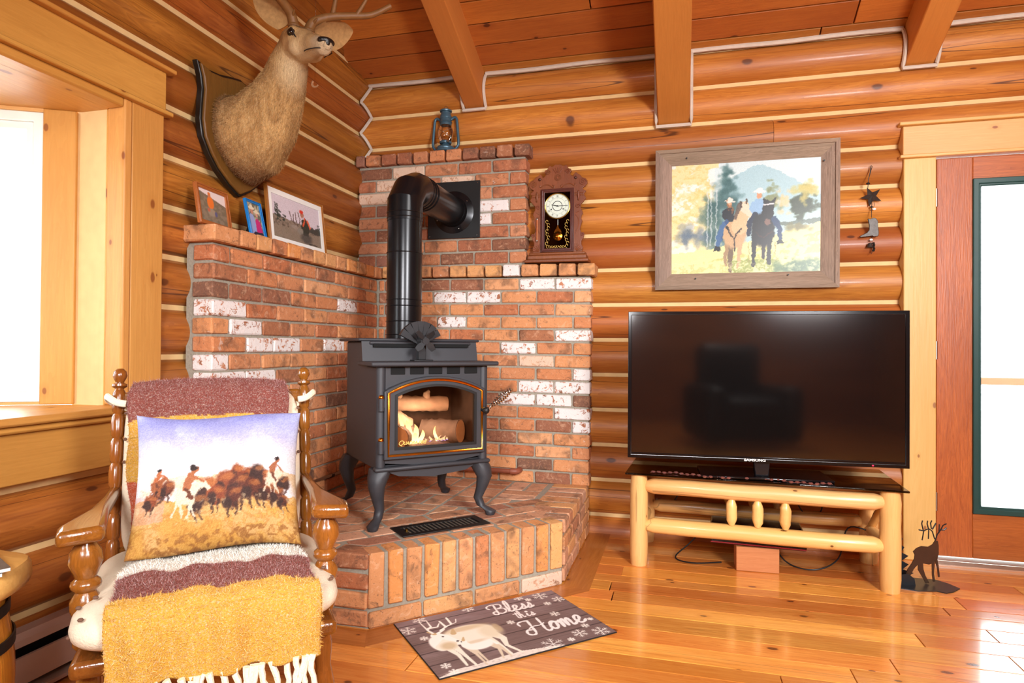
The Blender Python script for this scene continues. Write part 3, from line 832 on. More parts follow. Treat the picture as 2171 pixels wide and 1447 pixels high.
# stove pipe
PX, PY, PZ = -1.318, 2.868, 1.862
pipe = thing('stove_pipe', 'black stove pipe that bends through a square plate into the brick', 'pipe', (PX, PY, 1.0975))
pz = PZ - 1.095
G().cyl((0, 0, 0), (0, 0, .42), .0865, n=40).obj('pipe_section', M_PIPE, pipe)
G().cyl((0, 0, .40), (0, 0, pz - .175), .0845, n=40).obj('pipe_section', M_PIPE, pipe)
G().tube([(0, 0, pz - .19), (0, 0, pz - .095), (0, .052, pz - .03), (0, .13, pz), (0, .165, pz)], .0875, 40).obj('elbow', M_PIPE, pipe, smooth=25)
G().cyl((0, .16, pz), (0, .69, pz), .085, n=40).obj('pipe_section', M_PIPE, pipe)
for z in (.02, .085, .16, .19, .42, pz - .175, pz - .15):
    G().tube([(.0875 * math.cos(a), .0875 * math.sin(a), z) for a in np.linspace(0, 2 * PI, 41)[:-1]], .0024, 6, closed=True).obj('seam_ring', M_PIPE, pipe)
for y in (.165, .20, .235):
    G().tube([(.0875 * math.cos(a), y, pz + .0875 * math.sin(a)) for a in np.linspace(0, 2 * PI, 41)[:-1]], .0022, 6, closed=True).obj('seam_ring', M_PIPE, pipe)
yw = 3.567 - PY
My = Matrix.Translation((0, yw - .012, pz)) @ Matrix.Rotation(PI / 2, 4, 'X')
G().lathe([(.086, .05), (.092, .02), (.115, .01), (.127, .004), (.127, -.004), (.086, -.004)], 40, My).obj('collar', M_PIPE, pipe)
pl = G().bb(-.165, .165, yw - .014, yw - .002, pz - .155, pz + .185).obj('wall_plate', M_BLACK, pipe, bev=.002)
for a in (.6, 2.0, 3.6, 5.1):
    G().ball((.108 * math.cos(a), yw - .03, pz + .108 * math.sin(a)), .0035, 6, 4).obj('screw', M_CHROME, pipe)
for x in (-.15, .15):
    for z in (-.14, .17): G().ball((x, yw - .015, pz + z), .003, 6, 4).obj('screw', M_CHROME, pl)

# heat powered fan
fan = thing('stove_fan', 'small black heat powered fan standing on the stove shelf', 'fan', (SX + e2 * (-.035 + .20), SY + e2 * (-.035 - .20), HT + .7145), (0, 0, PI / 4))
M_FAN = plain('fan_black', '38383a', .35, .5)
G().bb(-.045, .045, -.03, .03, 0, .006).obj('base', M_FAN, fan, bev=.002)
G().bb(-.018, .018, -.012, .02, .006, .085).obj('post', M_FAN, fan, bev=.003)
for i, a in enumerate((-58, -38, -18, 0, 18, 38, 58)):
    Rm_ = Matrix.Translation((0, .012, .075)) @ Matrix.Rotation(math.radians(a), 4, 'Y')
    G().prism([(-.007, .01), (.007, .01), (.016, .105), (-.016, .105)], -.003, .02, Rm_).obj('cooling_fin', M_FAN, fan)
G().cyl((0, -.045, .09), (0, .01, .09), .02, n=20).obj('motor', M_FAN, fan)
pr = G().cyl((0, -.052, .09), (0, -.044, .09), .016, n=20).obj('propeller', M_FAN, fan)
for k in range(4):
    Rm_ = Matrix.Translation((0, -.048, .09)) @ Matrix.Rotation(math.radians(45 + 90 * k), 4, 'Y') @ Matrix.Rotation(math.radians(28), 4, 'Z')
    G().prism([(-.008, .01), (.008, .01), (.016, .036), (.013, .056), (-.008, .060), (-.015, .036)], -.0008, .0008, Rm_).obj('blade', M_FAN, pr)

# floor register in the hearth
reg = thing('floor_register', 'black slotted floor register let into the brick hearth', 'vent', (-1.0, 2.572, HT + .002), (0, 0, ad))
G().ring([(-.205, -.075), (.205, -.075), (.205, .075), (-.205, .075)], [(-.17, -.045), (.17, -.045), (.17, .045), (-.17, .045)], 0, .005, Mz).obj('frame', M_BLACK, reg, bev=.002)
G().bb(-.17, .17, -.045, .045, 0, .0008).obj('well', M_BLACK, reg)
M_SLAT = plain('register_slat', '6e665c', .45, .4)
for i in range(17):
    x = -.155 + i * .0194
    G().box((0, 0, 0), (.0035, .09, .004)).obj('slat', M_SLAT, reg, (x, 0, .0030), (0, .3, 0))
G().bb(-.165, -.158, -.01, .0, .001, .012).obj('lever', M_BRASS, reg)

# gas line from the stove to the brick
M_COPPER = plain('red_brown_pipe', '8c4a34', .5)
gl_ = thing('gas_pipe', 'red brown gas pipe running low along the brick behind the stove', 'pipe', (-1.09, 3.40, HT))
G().cyl((-.14, .11, .068), (.17, .11, .068), .0135, n=14).obj('pipe_run', M_COPPER, gl_)
G().tube([(.15, .11, .068), (.175, .11, .068), (.187, .12, .068), (.19, .15, .068), (.19, .166, .068)], .0175, 14).obj('elbow', M_COPPER, gl_)

ms_ = thing('metal_strip', 'thin grey metal strip along the foot of the brick behind the stove', 'strip', (-1.812, 2.3, .365))
G().bb(-.004, .004, 0, 1.2, -.007, .007).obj('strip', M_STEEL, ms_)
for y in (.3, .75): G().bb(-.008, .006, y - .012, y + .012, -.012, .004).obj('clip', M_BLACK, ms_)
# ================================================================== PRINTS
def vnoise(w, h, cells, seed):
    r = np.random.RandomState(seed); a = r.rand(cells + 2, cells + 2)
    y = np.linspace(0, cells, h); x = np.linspace(0, cells, w)
    yi = np.clip(y.astype(int), 0, cells); xi = np.clip(x.astype(int), 0, cells); fy = (y - yi)[:, None]; fx = (x - xi)[None]
    fy = fy * fy * (3 - 2 * fy); fx = fx * fx * (3 - 2 * fx)
    A = a[yi][:, xi]; B_ = a[yi][:, xi + 1]; C_ = a[yi + 1][:, xi]; D_ = a[yi + 1][:, xi + 1]
    return (A * (1 - fx) + B_ * fx) * (1 - fy) + (C_ * (1 - fx) + D_ * fx) * fy
def fbm(w, h, cells, seed, oct=4):
    s = 0; t = 0
    for o in range(oct):
        s = s + vnoise(w, h, min(cells * 2 ** o, 400), seed + o) / 2 ** o; t += 1 / 2 ** o
    return s / t
def rgb(c): return np.array([int(c[i:i + 2], 16) / 255 for i in (0, 2, 4)])
class Cv:
    """a print: colours on a grid, u to the right, v upwards, both 0..1"""
    def __init__(s, w, h, c):
        s.w, s.h = w, h; s.p = np.tile(rgb(c), (h, w, 1)).astype(float)
        s.u, s.vv = np.meshgrid(np.linspace(0, 1, w), np.linspace(0, 1, h)); s.asp = w / h
    def put(s, m, c, a=1.0):
        c = rgb(c) if isinstance(c, str) else c
        m = np.clip(m, 0, 1)[..., None] * a; s.p = s.p * (1 - m) + c * m; return s
    def grad(s, c0, c1, v0=0, v1=1):
        t = np.clip((s.vv - v0) / (v1 - v0), 0, 1)[..., None]; return rgb(c0) * (1 - t) + rgb(c1) * t
    def ell(s, x, y, rx, ry, c, a=1.0, soft=.15, rot=0):
        dx, dy = (s.u - x) * s.asp, s.vv - y; rx = rx * s.asp
        cs, sn = math.cos(rot), math.sin(rot); X_, Y_ = dx * cs + dy * sn, -dx * sn + dy * cs
        d = np.sqrt((X_ / rx) ** 2 + (Y_ / ry) ** 2)
        return s.put((1 - d) / max(soft, 1e-3) + .5, c, a)
    def poly(s, P, c, a=1.0):
        m = np.zeros_like(s.u, bool); n = len(P)
        for i in range(n):
            (x0, y0), (x1, y1) = P[i], P[(i + 1) % n]
            if y0 == y1: continue
            m ^= ((y0 > s.vv) != (y1 > s.vv)) & (s.u < (x1 - x0) * (s.vv - y0) / (y1 - y0) + x0)
        return s.put(m.astype(float), c, a)
    def line(s, P, wd, c, a=1.0):
        """wd: one width or a width per point, as a share of the height"""
        wl = wd if isinstance(wd, (list, tuple)) else [wd] * len(P)
        m = np.zeros_like(s.u)
        for i in range(len(P) - 1):
            ax, ay, bx, by = P[i][0] * s.asp, P[i][1], P[i + 1][0] * s.asp, P[i + 1][1]
            px, py = s.u * s.asp - ax, s.vv - ay; dx, dy = bx - ax, by - ay
            t = np.clip((px * dx + py * dy) / (dx * dx + dy * dy + 1e-12), 0, 1)
            d = np.hypot(px - t * dx, py - t * dy); ww = (wl[i] * (1 - t) + wl[i + 1] * t) / 2
            m = np.maximum(m, np.clip((ww - d) * s.h + .5, 0, 1))
        return s.put(m, c, a)
    def blobs(s, pts, r, c, n, seed, spread, a=.8):
        rr = random.Random(seed)
        for x, y in pts:
            for _ in range(n):
                s.ell(x + rr.gauss(0, spread[0]), y + rr.gauss(0, spread[1]), r * rr.uniform(.5, 1.2), r * s.asp * rr.uniform(.5, 1.2), c, a, .8)
        return s
    def warp(s, amp, cells, seed, grain=.06):
        dx = (fbm(s.w, s.h, cells, seed) - .5) * amp; dy = (fbm(s.w, s.h, cells, seed + 50) - .5) * amp
        yy, xx = np.mgrid[0:s.h, 0:s.w]
        s.p = s.p[np.clip(np.rint(yy + dy), 0, s.h - 1).astype(int), np.clip(np.rint(xx + dx), 0, s.w - 1).astype(int)]
        s.p = s.p + (np.random.RandomState(seed).rand(s.h, s.w, 1) - .5) * grain * 2
        return s
    def linear(s):
        p = np.clip(s.p, 0, 1); return np.where(p <= .04045, p / 12.92, ((p + .055) / 1.055) ** 2.4)
def spline(P, n=6):
    """smooth path through the points"""
    out = []
    Q = [P[0]] + list(P) + [P[-1]]
    for i in range(1, len(Q) - 2):
        for k in range(n):
            t = k / n; a, b, c, d = (np.array(Q[i + j - 1], float) for j in range(4))
            out.append(tuple(.5 * (2 * b + (c - a) * t + (2 * a - 5 * b + 4 * c - d) * t * t + (3 * b - a - 3 * c + d) * t ** 3)))
    out.append(tuple(P[-1])); return out
def print_grid(name, cv, fn, mat, parent=None, loc=(0, 0, 0), rot=(0, 0, 0), smooth=True, back=None):
    """a sheet whose vertices carry the print; fn(u, v) -> arrays x, y, z"""
    x, y, z = fn(cv.u, cv.vv); h, w = cv.h, cv.w
    co = np.stack([np.broadcast_to(q, (h, w)) for q in (x, y, z)], -1).reshape(-1, 3)
    me = bpy.data.meshes.new(name)
    i = np.arange((h - 1) * (w - 1)); r, c = i // (w - 1), i % (w - 1); b = r * w + c
    q = np.stack([b, b + 1, b + w + 1, b + w], -1)
    me.vertices.add(h * w); me.vertices.foreach_set('co', co.astype(np.float32).ravel())
    me.loops.add(q.size); me.loops.foreach_set('vertex_index', q.ravel().astype(np.int32))
    me.polygons.add(len(q)); me.polygons.foreach_set('loop_start', (np.arange(len(q)) * 4).astype(np.int32)); 
    me.update(calc_edges=True)
    at = me.color_attributes.new('Col', 'FLOAT_COLOR', 'POINT')
    col = np.concatenate([cv.linear().reshape(-1, 3), np.ones((h * w, 1))], 1); at.data.foreach_set('color', col.astype(np.float32).ravel())
    me.polygons.foreach_set('use_smooth', [smooth] * len(me.polygons))
    me.materials.append(mat)
    return link(name, me, parent, loc, rot)
def fibers(name, P, D, wd, mat, parent, col=None, seed=1):
    """thin tapering hairs: roots P, tips P + D"""
    r = np.random.RandomState(seed); n = len(P); S = np.cross(D, r.randn(n, 3)); S /= np.linalg.norm(S, axis=1)[:, None] + 1e-9
    co = np.stack([P - S * wd, P + S * wd, P + D], 1).reshape(-1, 3); me = bpy.data.meshes.new(name)
    me.vertices.add(3 * n); me.vertices.foreach_set('co', co.astype(np.float32).ravel()); me.loops.add(3 * n); me.loops.foreach_set('vertex_index', np.arange(3 * n, dtype=np.int32))
    me.polygons.add(n); me.polygons.foreach_set('loop_start', (np.arange(n) * 3).astype(np.int32)); me.update(calc_edges=True)
    if col is not None:
        at_ = me.color_attributes.new('Col', 'FLOAT_COLOR', 'POINT'); c4 = np.concatenate([np.repeat(col, 3, 0), np.ones((3 * n, 1))], 1); at_.data.foreach_set('color', c4.astype(np.float32).ravel())
    me.materials.append(mat); o = link(name, me, parent); o['kind'] = 'stuff'; return o
def flat(w, h, y=0.0):
    return lambda u, v: ((u - .5) * w, np.full_like(u, y), v * h)
M_PRINT = print_mat('photo_print', .35)
M_PRINT_M = print_mat('matte_print', .75)

def rider(c, x, y, k, hat, shirt, jeans, face='e8b890'):
    """small mounted figure: hips at x, y; k = scale"""
    c.poly([(x - .03 * k, y - .01 * k), (x + .03 * k, y), (x + .034 * k, y + .11 * k), (x + .012 * k, y + .135 * k), (x - .02 * k, y + .135 * k), (x - .04 * k, y + .10 * k)], shirt)
    c.line([(x - .034 * k, y + .10 * k), (x - .05 * k, y + .05 * k), (x - .02 * k, y + .01 * k)], .03 * k, shirt)
    c.ell(x, y + .165 * k, .017 * k, .032 * k, face, 1, .3)
    c.ell(x, y + .19 * k, .04 * k, .011 * k, hat, 1, .3); c.ell(x, y + .205 * k, .02 * k, .022 * k, hat, 1, .3)
    c.line([(x - .02 * k, y), (x - .06 * k, y - .07 * k), (x - .066 * k, y - .17 * k)], [.045 * k, .04 * k, .028 * k], jeans)

# ---- the big framed picture of two riders
def paint_riders():
    c = Cv(312, 244, 'f4f0dc'); n1 = fbm(312, 244, 14, 1); n2 = fbm(312, 244, 40, 5)
    c.p[:] = c.grad('fdf8e0', 'f0f6f4', .4, 1.0)
    c.put((c.u > .3) & (c.vv > .55), 'd8ecf0', .6)
    hill = .86 + .09 * np.sin((c.u - .25) * 3.6) - .28 * np.clip(c.u - .72, 0, 1)
    hill = .97 - .95 * np.abs(c.u - .60) ** 1.25
    c.put((c.vv < hill) & (c.u > .35), 'b4d4dc', .8)
    # trees on the left
    c.put((c.u < .33) * (c.vv > .1) * np.clip((n1 - .38) * 8, 0, 1), 'f6e6b0', .9)
    c.put((c.u < .27) * np.clip((n2 - .5) * 6, 0, 1) * (c.vv > .3), 'e8d48c', .6)
    for x, y, r in ((.34, .62, .10), (.38, .75, .09), (.30, .45, .10), (.41, .6, .07), (.38, .9, .06), (.27, .6, .06), (.36, .35, .08), (.29, .28, .08)):
        c.blobs([(x, y)], r * .35, '587c7c', 30, int(x * 99), (r * .4, r * .9), .35)
    c.blobs([(.10, .36), (.16, .33)], .03, '7c8c9c', 16, 5, (.04, .03), .4)
    for x in (.25, .275, .31): c.line([(x, .25), (x + .005, .75)], .012, 'e8ecec', .6)
    # grass
    c.put(c.vv < .18 + .25 * c.u ** 1.5 + .02 * n1, 'f8f0b0', .95)
    c.put((c.vv < .30 * c.u ** 1.3 + .06) * np.clip((n2 - .46) * 7, 0, 1), 'c8c878', .7)
    c.put((c.vv < .12) * (c.u > .4) * np.clip((n2 - .42) * 8, 0, 1), '94a458', .7)
    c.blobs([(.9, .05), (.82, .03)], .03, '5c7c54', 22, 8, (.06, .02), .5)
    # trees on the right, shadow on the field
    c.blobs([(.68, .64)], .016, '98a078', 70, 9, (.028, .055), .6); c.blobs([(.77, .62)], .018, 'e8d09c', 20, 10, (.03, .06), .5)
    c.blobs([(.88, .58)], .018, '505c40', 110, 11, (.034, .05), .7); c.blobs([(.9, .7)], .025, 'd0c470', 24, 12, (.03, .05), .6)
    c.poly([(.62, .43), (1, .47), (1, .43), (.76, .41)], '6c7868', .8); c.blobs([(.86, .40)], .02, '8c8858', 14, 3, (.04, .01), .6)
    # light horse and rider
    H1, H2 = 'd8b890', '4c443c'
    c.line([(.395, .36), (.375, .14), (.38, .07)], [.05, .03, .02], 'b89c78'); c.line([(.48, .33), (.465, .16), (.46, .05)], [.055, .034, .022], H1); c.line([(.42, .33), (.405, .12), (.41, .02)], [.06, .036, .03], '8c7860')
    c.ell(.435, .37, .085, .15, H1, 1, .2); c.line([(.47, .42), (.49, .54), (.50, .60)], [.14, .10, .08], 'e4c8a0')
    c.line([(.49, .60), (.53, .54), (.565, .475)], [.075, .065, .045], 'ecdcc4'); c.ell(.57, .462, .016, .026, '5c5450', 1, .3)
    c.line([(.475, .64), (.48, .60)], .02, '6c5844'); c.line([(.515, .66), (.512, .62)], .018, '6c5844'); c.line([(.47, .62), (.445, .5)], .03, '6c5c50', .8)
    c.line([(.385, .42), (.43, .31), (.48, .40)], .012, '3c2c24'); c.line([(.435, .31), (.438, .2)], .012, '4c3c30')
    rider(c, .405, .47, .93, 'f4e8dc', '2c3440', '4c6c94'); c.blobs([(.395, .61), (.42, .6)], .008, 'a47850', 8, 2, (.006, .03), .8)
    c.line([(.36, .44), (.33, .34), (.325, .24)], [.05, .045, .03], '5c80a8'); c.poly([(.31, .25), (.34, .25), (.345, .205), (.30, .205)], '2c2824')
    # dark mule and rider
    rider(c, .60, .52, 1.05, 'fbf4ec', 'a4c4e0', '2c3c58', 'e4a880')
    c.line([(.58, .38), (.565, .17), (.56, .06)], [.06, .036, .024], '2c2828'); c.line([(.675, .38), (.665, .18), (.665, .08)], [.06, .036, .024], '2c2828'); c.line([(.63, .3), (.63, .14)], .03, '4c4440')
    c.ell(.625, .38, .075, .15, '34302e', 1, .2); c.line([(.65, .45), (.66, .58)], [.12, .09], '2c2826')
    c.line([(.66, .60), (.66, .52), (.655, .455)], [.08, .075, .06], '383230'); c.ell(.655, .445, .022, .03, '94786c', 1, .3)
    c.line([(.632, .66), (.645, .60)], [.012, .035], '34302e'); c.line([(.705, .665), (.68, .60)], [.012, .035], '34302e'); c.line([(.63, .605), (.69, .61)], .014, 'e4e4e4')
    c.line([(.70, .47), (.735, .38), (.74, .28)], [.055, .045, .03], '38587c'); c.poly([(.725, .29), (.75, .29), (.765, .255), (.72, .255)], '2c2420')
    c.line([(.58, .36), (.63, .31), (.69, .37)], .01, '5c3c28')
    for x in (.53, .71): c.line([(x, .27), (x, .1)], .006, 'b4a468')
    c.put(np.clip((n2 - .55) * 5, 0, 1) * (c.vv < .1), 'f8f4c8', .6)
    c.p = np.clip(c.p * 1.12 - .2, 0, 1)
    return c.warp(7, 40, 3, .03)

# ---- small photos on the brick cap
def paint_hunter_small():
    c = Cv(84, 64, '8c7c68'); n = fbm(84, 64, 14, 3); c.put(np.clip((n - .4) * 5, 0, 1), '6c6450', .7); c.put(c.vv > .92 - .28 * c.u, 'e8d8d4'); c.put((c.vv > .84 - .28 * c.u) & (c.vv < .92 - .28 * c.u), '7c6c5c', .7)
    c.ell(.42, .62, .12, .2, 'e87830', 1, .2); c.ell(.40, .84, .05, .07, 'c87850', 1, .3); c.ell(.40, .9, .05, .04, 'e87830', 1, .3); c.ell(.43, .32, .15, .12, '9c8c78', 1, .4); c.ell(.58, .3, .05, .08, '5c5c80'); c.ell(.33, .38, .05, .06, 'b86850'); return c
def paint_couple():
    c = Cv(50, 80, '6c6858'); n = fbm(50, 80, 10, 4); c.put(np.clip((n - .45) * 6, 0, 1), 'c8c4a8', .8)
    c.poly([(.0, 0), (.0, .55), (.2, .66), (.4, .62), (.5, .4), (.48, 0)], '98a8d8'); c.poly([(.45, 0), (.48, .46), (.62, .56), (.85, .46), (.95, 0)], 'c82878'); c.poly([(0.05, 0), (1, 0), (.95, .13), (.3, .12)], '28283c')
    c.ell(.33, .74, .1, .09, 'c88c74', 1, .3); c.ell(.66, .66, .09, .08, 'd8a088', 1, .3); c.ell(.33, .83, .24, .045, 'e8dcc0', 1, .2); c.ell(.33, .88, .12, .06, 'e8dcc0', 1, .2); c.ell(.68, .74, .22, .04, 'e4d8b8', 1, .2); c.ell(.68, .78, .11, .05, 'e4d8b8', 1, .2); return c
def paint_hunter_big():
    c = Cv(124, 86, 'd8ccd4'); n = fbm(124, 86, 30, 6); n2 = fbm(124, 86, 10, 7)
    c.put(c.vv < .50 - .08 * c.u + .04 * n2, '8c7c6c'); c.put((c.vv < .5) * np.clip((n - .5) * 6, 0, 1), '5c5044', .7); c.put((c.vv < .3) * np.clip((n - .48) * 6, 0, 1), 'ac9c84', .5)
    c.put((c.vv < .46 - .1 * (1 - c.u) + .05 * n) & (c.vv > .33) & (c.u > .6), '3c3c38', .8)
    for x, y, r in ((.10, .62, .05), (.09, .74, .035), (.13, .52, .06), (.24, .5, .04), (.95, .46, .04), (.96, .56, .025)): c.blobs([(x, y)], r * .3, '343c34', 18, int(x * 77), (r * .5, r), .8)
    c.poly([(.55, .25), (.60, .60), (.68, .66), (.76, .52), (.72, .22)], '3c3c34'); c.line([(.66, .64), (.62, .45)], .05, 'd85838'); c.line([(.72, .6), (.77, .45)], .05, 'e86848'); c.ell(.61, .72, .035, .07, 'b07860', 1, .3); c.ell(.60, .79, .045, .05, 'd83828', 1, .3)
    c.ell(.44, .36, .08, .05, '98897c', 1, .3); c.ell(.55, .30, .06, .08, '8c8478', 1, .3)
    for P in ([(.45, .42), (.37, .55), (.35, .70)], [(.42, .47), (.42, .66)], [(.50, .42), (.47, .58), (.47, .72)], [(.53, .44), (.56, .6), (.52, .75)]): c.line(P, .02, '5c4840')
    c.ell(.67, .16, .12, .12, '4c4844', .8, .6); c.line([(.72, .045), (.80, .05), (.9, .04)], .02, '2c2c2c'); return c.warp(4, 30, 3, .04)
def framed(root, w, h, t, bw, fmat, cv, mw=0.0, mmat=None, zoff=0.0):
    """frame standing on its bottom edge, local x right, facing -y"""
    o, i = rect_ring(-w / 2, w / 2, 0, h, bw)
    fr = G().ring(o, i, 0, t)
    # raised outer lip
    fr.ring(*rect_ring(-w / 2, w / 2, 0, h, bw * .35), -t * .25, 0)
    f = fr.obj('frame', fmat, root, bev=min(.003, bw * .15))
    G().bb(-w / 2 + bw * .5, w / 2 - bw * .5, t * .5, t * .9, bw * .5, h - bw * .5).obj('backing', M_BLACK, root)
    if mw: G().ring(*rect_ring(-w / 2 + bw, w / 2 - bw, bw, h - bw, mw), t * .2, t * .34).obj('mat_board', mmat, root)
    pw, ph = w - 2 * bw - 2 * mw, h - 2 * bw - 2 * mw
    print_grid('photo', cv, flat(pw + .004, ph + .004, t * .4), M_PRINT, root, (0, 0, bw + mw - .002))
    return f
M_OAK = wood('oak_frame', 'b06a30', '8a4a1c', 0, 2.0, .4, 0, .1)
M_BLUEF = plain('blue_bead_frame', '1878c0', .35, var=.3, scale=120, bump=.6)
lean = math.radians(-9)
f1 = thing('photo_frame', 'oak framed photo of a hunter in orange on the brick ledge', 'photo frame', (-1.845, 2.19, 1.545), (lean, 0, PI / 2 + .12)); framed(f1, .215, .165, .014, .017, M_OAK, paint_hunter_small())
f2 = thing('photo_frame', 'small bright blue framed photo of a couple in hats', 'photo frame', (-1.842, 2.46, 1.545), (lean * 1.4, 0, PI / 2 + .1)); framed(f2, .125, .175, .012, .012, M_BLUEF, paint_couple())
G().prism([(0, 0), (.06, 0), (0, .10)], -.015, .015, Matrix.Translation((0, .012, .01)) @ Matrix.Rotation(PI / 2, 4, 'Z')).obj('easel_back', M_BLACK, f2)
f3 = thing('photo_frame', 'largest photo on the brick ledge, white matted with thin oak frame', 'photo frame', (-1.862, 2.81, 1.545), (lean * .7, 0, PI / 2 + .02)); framed(f3, .50, .285, .016, .012, M_OAK, paint_hunter_big(), .026, M_WHITE)

# wall picture: weathered barn wood frame
M_BARN_X = wood('barn_wood_lying', 'a88e78', '76624f', 0, 2.2, .8, 0, .12, streak=.8)
M_BARN_Z = wood('barn_wood_upright', 'a48a78', '725e50', 2, 2.2, .8, 0, .12, streak=.8)
wp = thing('framed_picture', 'large picture of two horse riders in a weathered barn wood frame', 'picture', (.328, 3.592, 1.383), (math.radians(1), 0, 0))
pw_, ph_, bw_ = .932, .772, .088
o_ = [(-pw_ / 2, 0), (pw_ / 2, 0), (pw_ / 2, ph_), (-pw_ / 2, ph_)]; i_ = [(-pw_ / 2 + bw_, bw_), (pw_ / 2 - bw_, bw_), (pw_ / 2 - bw_, ph_ - bw_), (-pw_ / 2 + bw_, ph_ - bw_)]
for k in range(4):
    a, b, cI, dI = o_[k], o_[(k + 1) % 4], i_[(k + 1) % 4], i_[k]
    gg = G(); mid_o = [(a[0] + (dI[0] - a[0]) * .25, a[1] + (dI[1] - a[1]) * .25), (b[0] + (cI[0] - b[0]) * .25, b[1] + (cI[1] - b[1]) * .25)]
    sec = lambda p, q, r: [(p[0], .028, p[1]), (p[0], -.006, p[1]), (q[0], -.012, q[1]), (q[0], -.004, q[1]), (r[0], .012, r[1]), (r[0], .028, r[1])]
    gg.loft([sec(a, mid_o[0], dI), sec(b, mid_o[1], cI)])
    gg.obj('frame_rail', M_BARN_X if k % 2 == 0 else M_BARN_Z, wp, smooth=0)
print_grid('photo', paint_riders(), flat(pw_ - 2 * bw_ + .004, ph_ - 2 * bw_ + .004, .014), M_PRINT, wp, (0, 0, bw_ - .002))
for x, z in ((-.30, .72), (.39, .66), (-.25, .06), (.22, .07)): G().cyl((x, -.006, z), (x, .004, z), .004, n=8).obj('nail_hole', M_BLACK, wp)

# ---- the mat on the floor
def paint_mat():
    w, h = 300, 192; c = Cv(w, h, '7c6460'); g1 = fbm(w, h, 6, 2); rs = np.random.RandomState(4)
    streak = np.zeros((h, w)); 
    a = fbm(w, h, 60, 9); st = np.stack([vnoise(w, 2, 12, 40 + r)[0] for r in range(h)])
    c.put(np.clip((st - .35) * 1.4, 0, 1), '54403c', .55); c.put(np.clip((g1 - .5) * 3, 0, 1), 'a08c8c', .5); c.put(np.clip((c.vv - .55) * 1.4, 0, 1), 'a490a0', .45)
    for v in (.19, .38, .55, .73, .90): c.line([(0, v), (1, v + .01)], .012, '3c2c2c', .9)
    # snow ground
    c.poly([(0, 0), (0, .01), (.1, .06), (.2, .055), (.34, .075), (.46, .08), (.56, .05), (.64, .03), (.66, 0)], 'e8dcd0')
    c.put((c.vv < .05) * (c.u < .6) * np.clip((a - .5) * 5, 0, 1), 'b8a498', .5)
    cr, tn, wh = 'f0e8d6', 'c8ac80', 'f8f2e8'
    # buck
    for P, wd in (([(.14, .42), (.165, .25), (.16, .08)], [.06, .035, .02]), ([(.18, .42), (.19, .25), (.20, .05)], [.07, .035, .02]), ([(.40, .50), (.44, .34), (.42, .22), (.455, .06)], [.12, .06, .035, .02]), ([(.36, .45), (.385, .30), (.40, .08)], [.09, .05, .02])): c.line(P, wd, cr)
    c.ell(.31, .53, .15, .165, cr, 1, .15); c.ell(.42, .50, .06, .12, 'e0d0b0', .7, .6); c.ell(.31, .64, .12, .04, tn, .6, .8); c.ell(.47, .53, .02, .08, 'c0a884', .8, .5)
    c.ell(.125, .49, .045, .13, wh, 1, .2); c.line([(.13, .42), (.19, .48), (.26, .5)], [.12, .16, .2], cr); c.ell(.16, .42, .04, .06, tn, .7, .7)
    c.line([(.145, .63), (.18, .57), (.218, .465)], [.09, .085, .035], wh); c.ell(.22, .462, .008, .012, '3c2c28'); c.ell(.172, .585, .006, .012, '281c18'); c.line([(.145, .66), (.12, .72)], [.04, .015], tn); c.line([(.165, .66), (.21, .70)], [.03, .015], wh); c.line([(.235, .60), (.25, .67)], [.05, .02], tn)
    for P in ([(.14, .68), (.13, .74), (.125, .92)], [(.132, .76), (.16, .80), (.165, .93)], [(.14, .78), (.19, .77), (.215, .83)], [(.19, .70), (.24, .75), (.30, .78), (.315, .84)], [(.23, .74), (.225, .86)], [(.27, .77), (.275, .90)]): c.line(P, [.022, .018, .008][:len(P)] + [.008] * (len(P) - 3), wh)
    # fawn
    for P, wd in (([(.235, .34), (.245, .2), (.247, .02)], [.05, .025, .014]), ([(.255, .33), (.262, .2), (.265, .06)], [.05, .025, .014]), ([(.35, .32), (.37, .2), (.345, .05)], [.07, .03, .015]), ([(.36, .31), (.385, .2), (.388, .05)], [.07, .03, .015])): c.line(P, wd, 'dccab0')
    c.ell(.30, .335, .078, .085, wh, 1, .2); c.ell(.30, .39, .06, .025, tn, .5, .8); c.line([(.24, .36), (.235, .43)], [.08, .05], wh); c.line([(.243, .43), (.212, .415)], [.055, .03], wh); c.ell(.232, .435, .004, .008, '281c18'); c.line([(.247, .45), (.262, .50)], [.03, .01], tn); c.line([(.37, .36), (.385, .28)], [.02, .03], wh)
    # snowflakes
    for x, y, r in ((.036, .816, .07), (.133, .966, .06), (.429, .985, .06), (.892, .933, .075), (.964, .789, .06), (.873, .751, .035), (.835, .533, .045), (.562, .562, .035), (.819, .121, .065), (.932, .071, .075), (.897, .215, .035), (.069, .144, .04), (.081, .037, .04), (.08, .627, .035), (.76, .985, .05), (.801, .908, .03), (.63, .06, .095), (.97, .3, .025), (.74, .06, .03)):
        for k in range(6):
            a_ = k * PI / 3 + .3; ex, ey = x + r * math.cos(a_) / c.asp, y + r * math.sin(a_)
            c.line([(x, y), (ex, ey)], .008, wh, .9)
            for t in (.45, .72):
                for sgn in (-1, 1):
                    b_ = a_ + sgn * .9; c.line([(x + r * t * math.cos(a_) / c.asp, y + r * t * math.sin(a_)), (x + (r * t * math.cos(a_) + r * .3 * math.cos(b_)) / c.asp, y + r * t * math.sin(a_) + r * .3 * math.sin(b_))], .006, wh, .85)
    # the words, in a looping brush hand
    A_ = 'f4ece8'
    def wr(P, wd, x, y, k, sh=.0):
        Q = spline([(x + (px + sh * py) * k / c.asp, y + py * k) for px, py in P], 7)
        c.line(Q, [wd * k * (.75 + .5 * abs(math.sin(i * .45))) for i in range(len(Q))], A_)
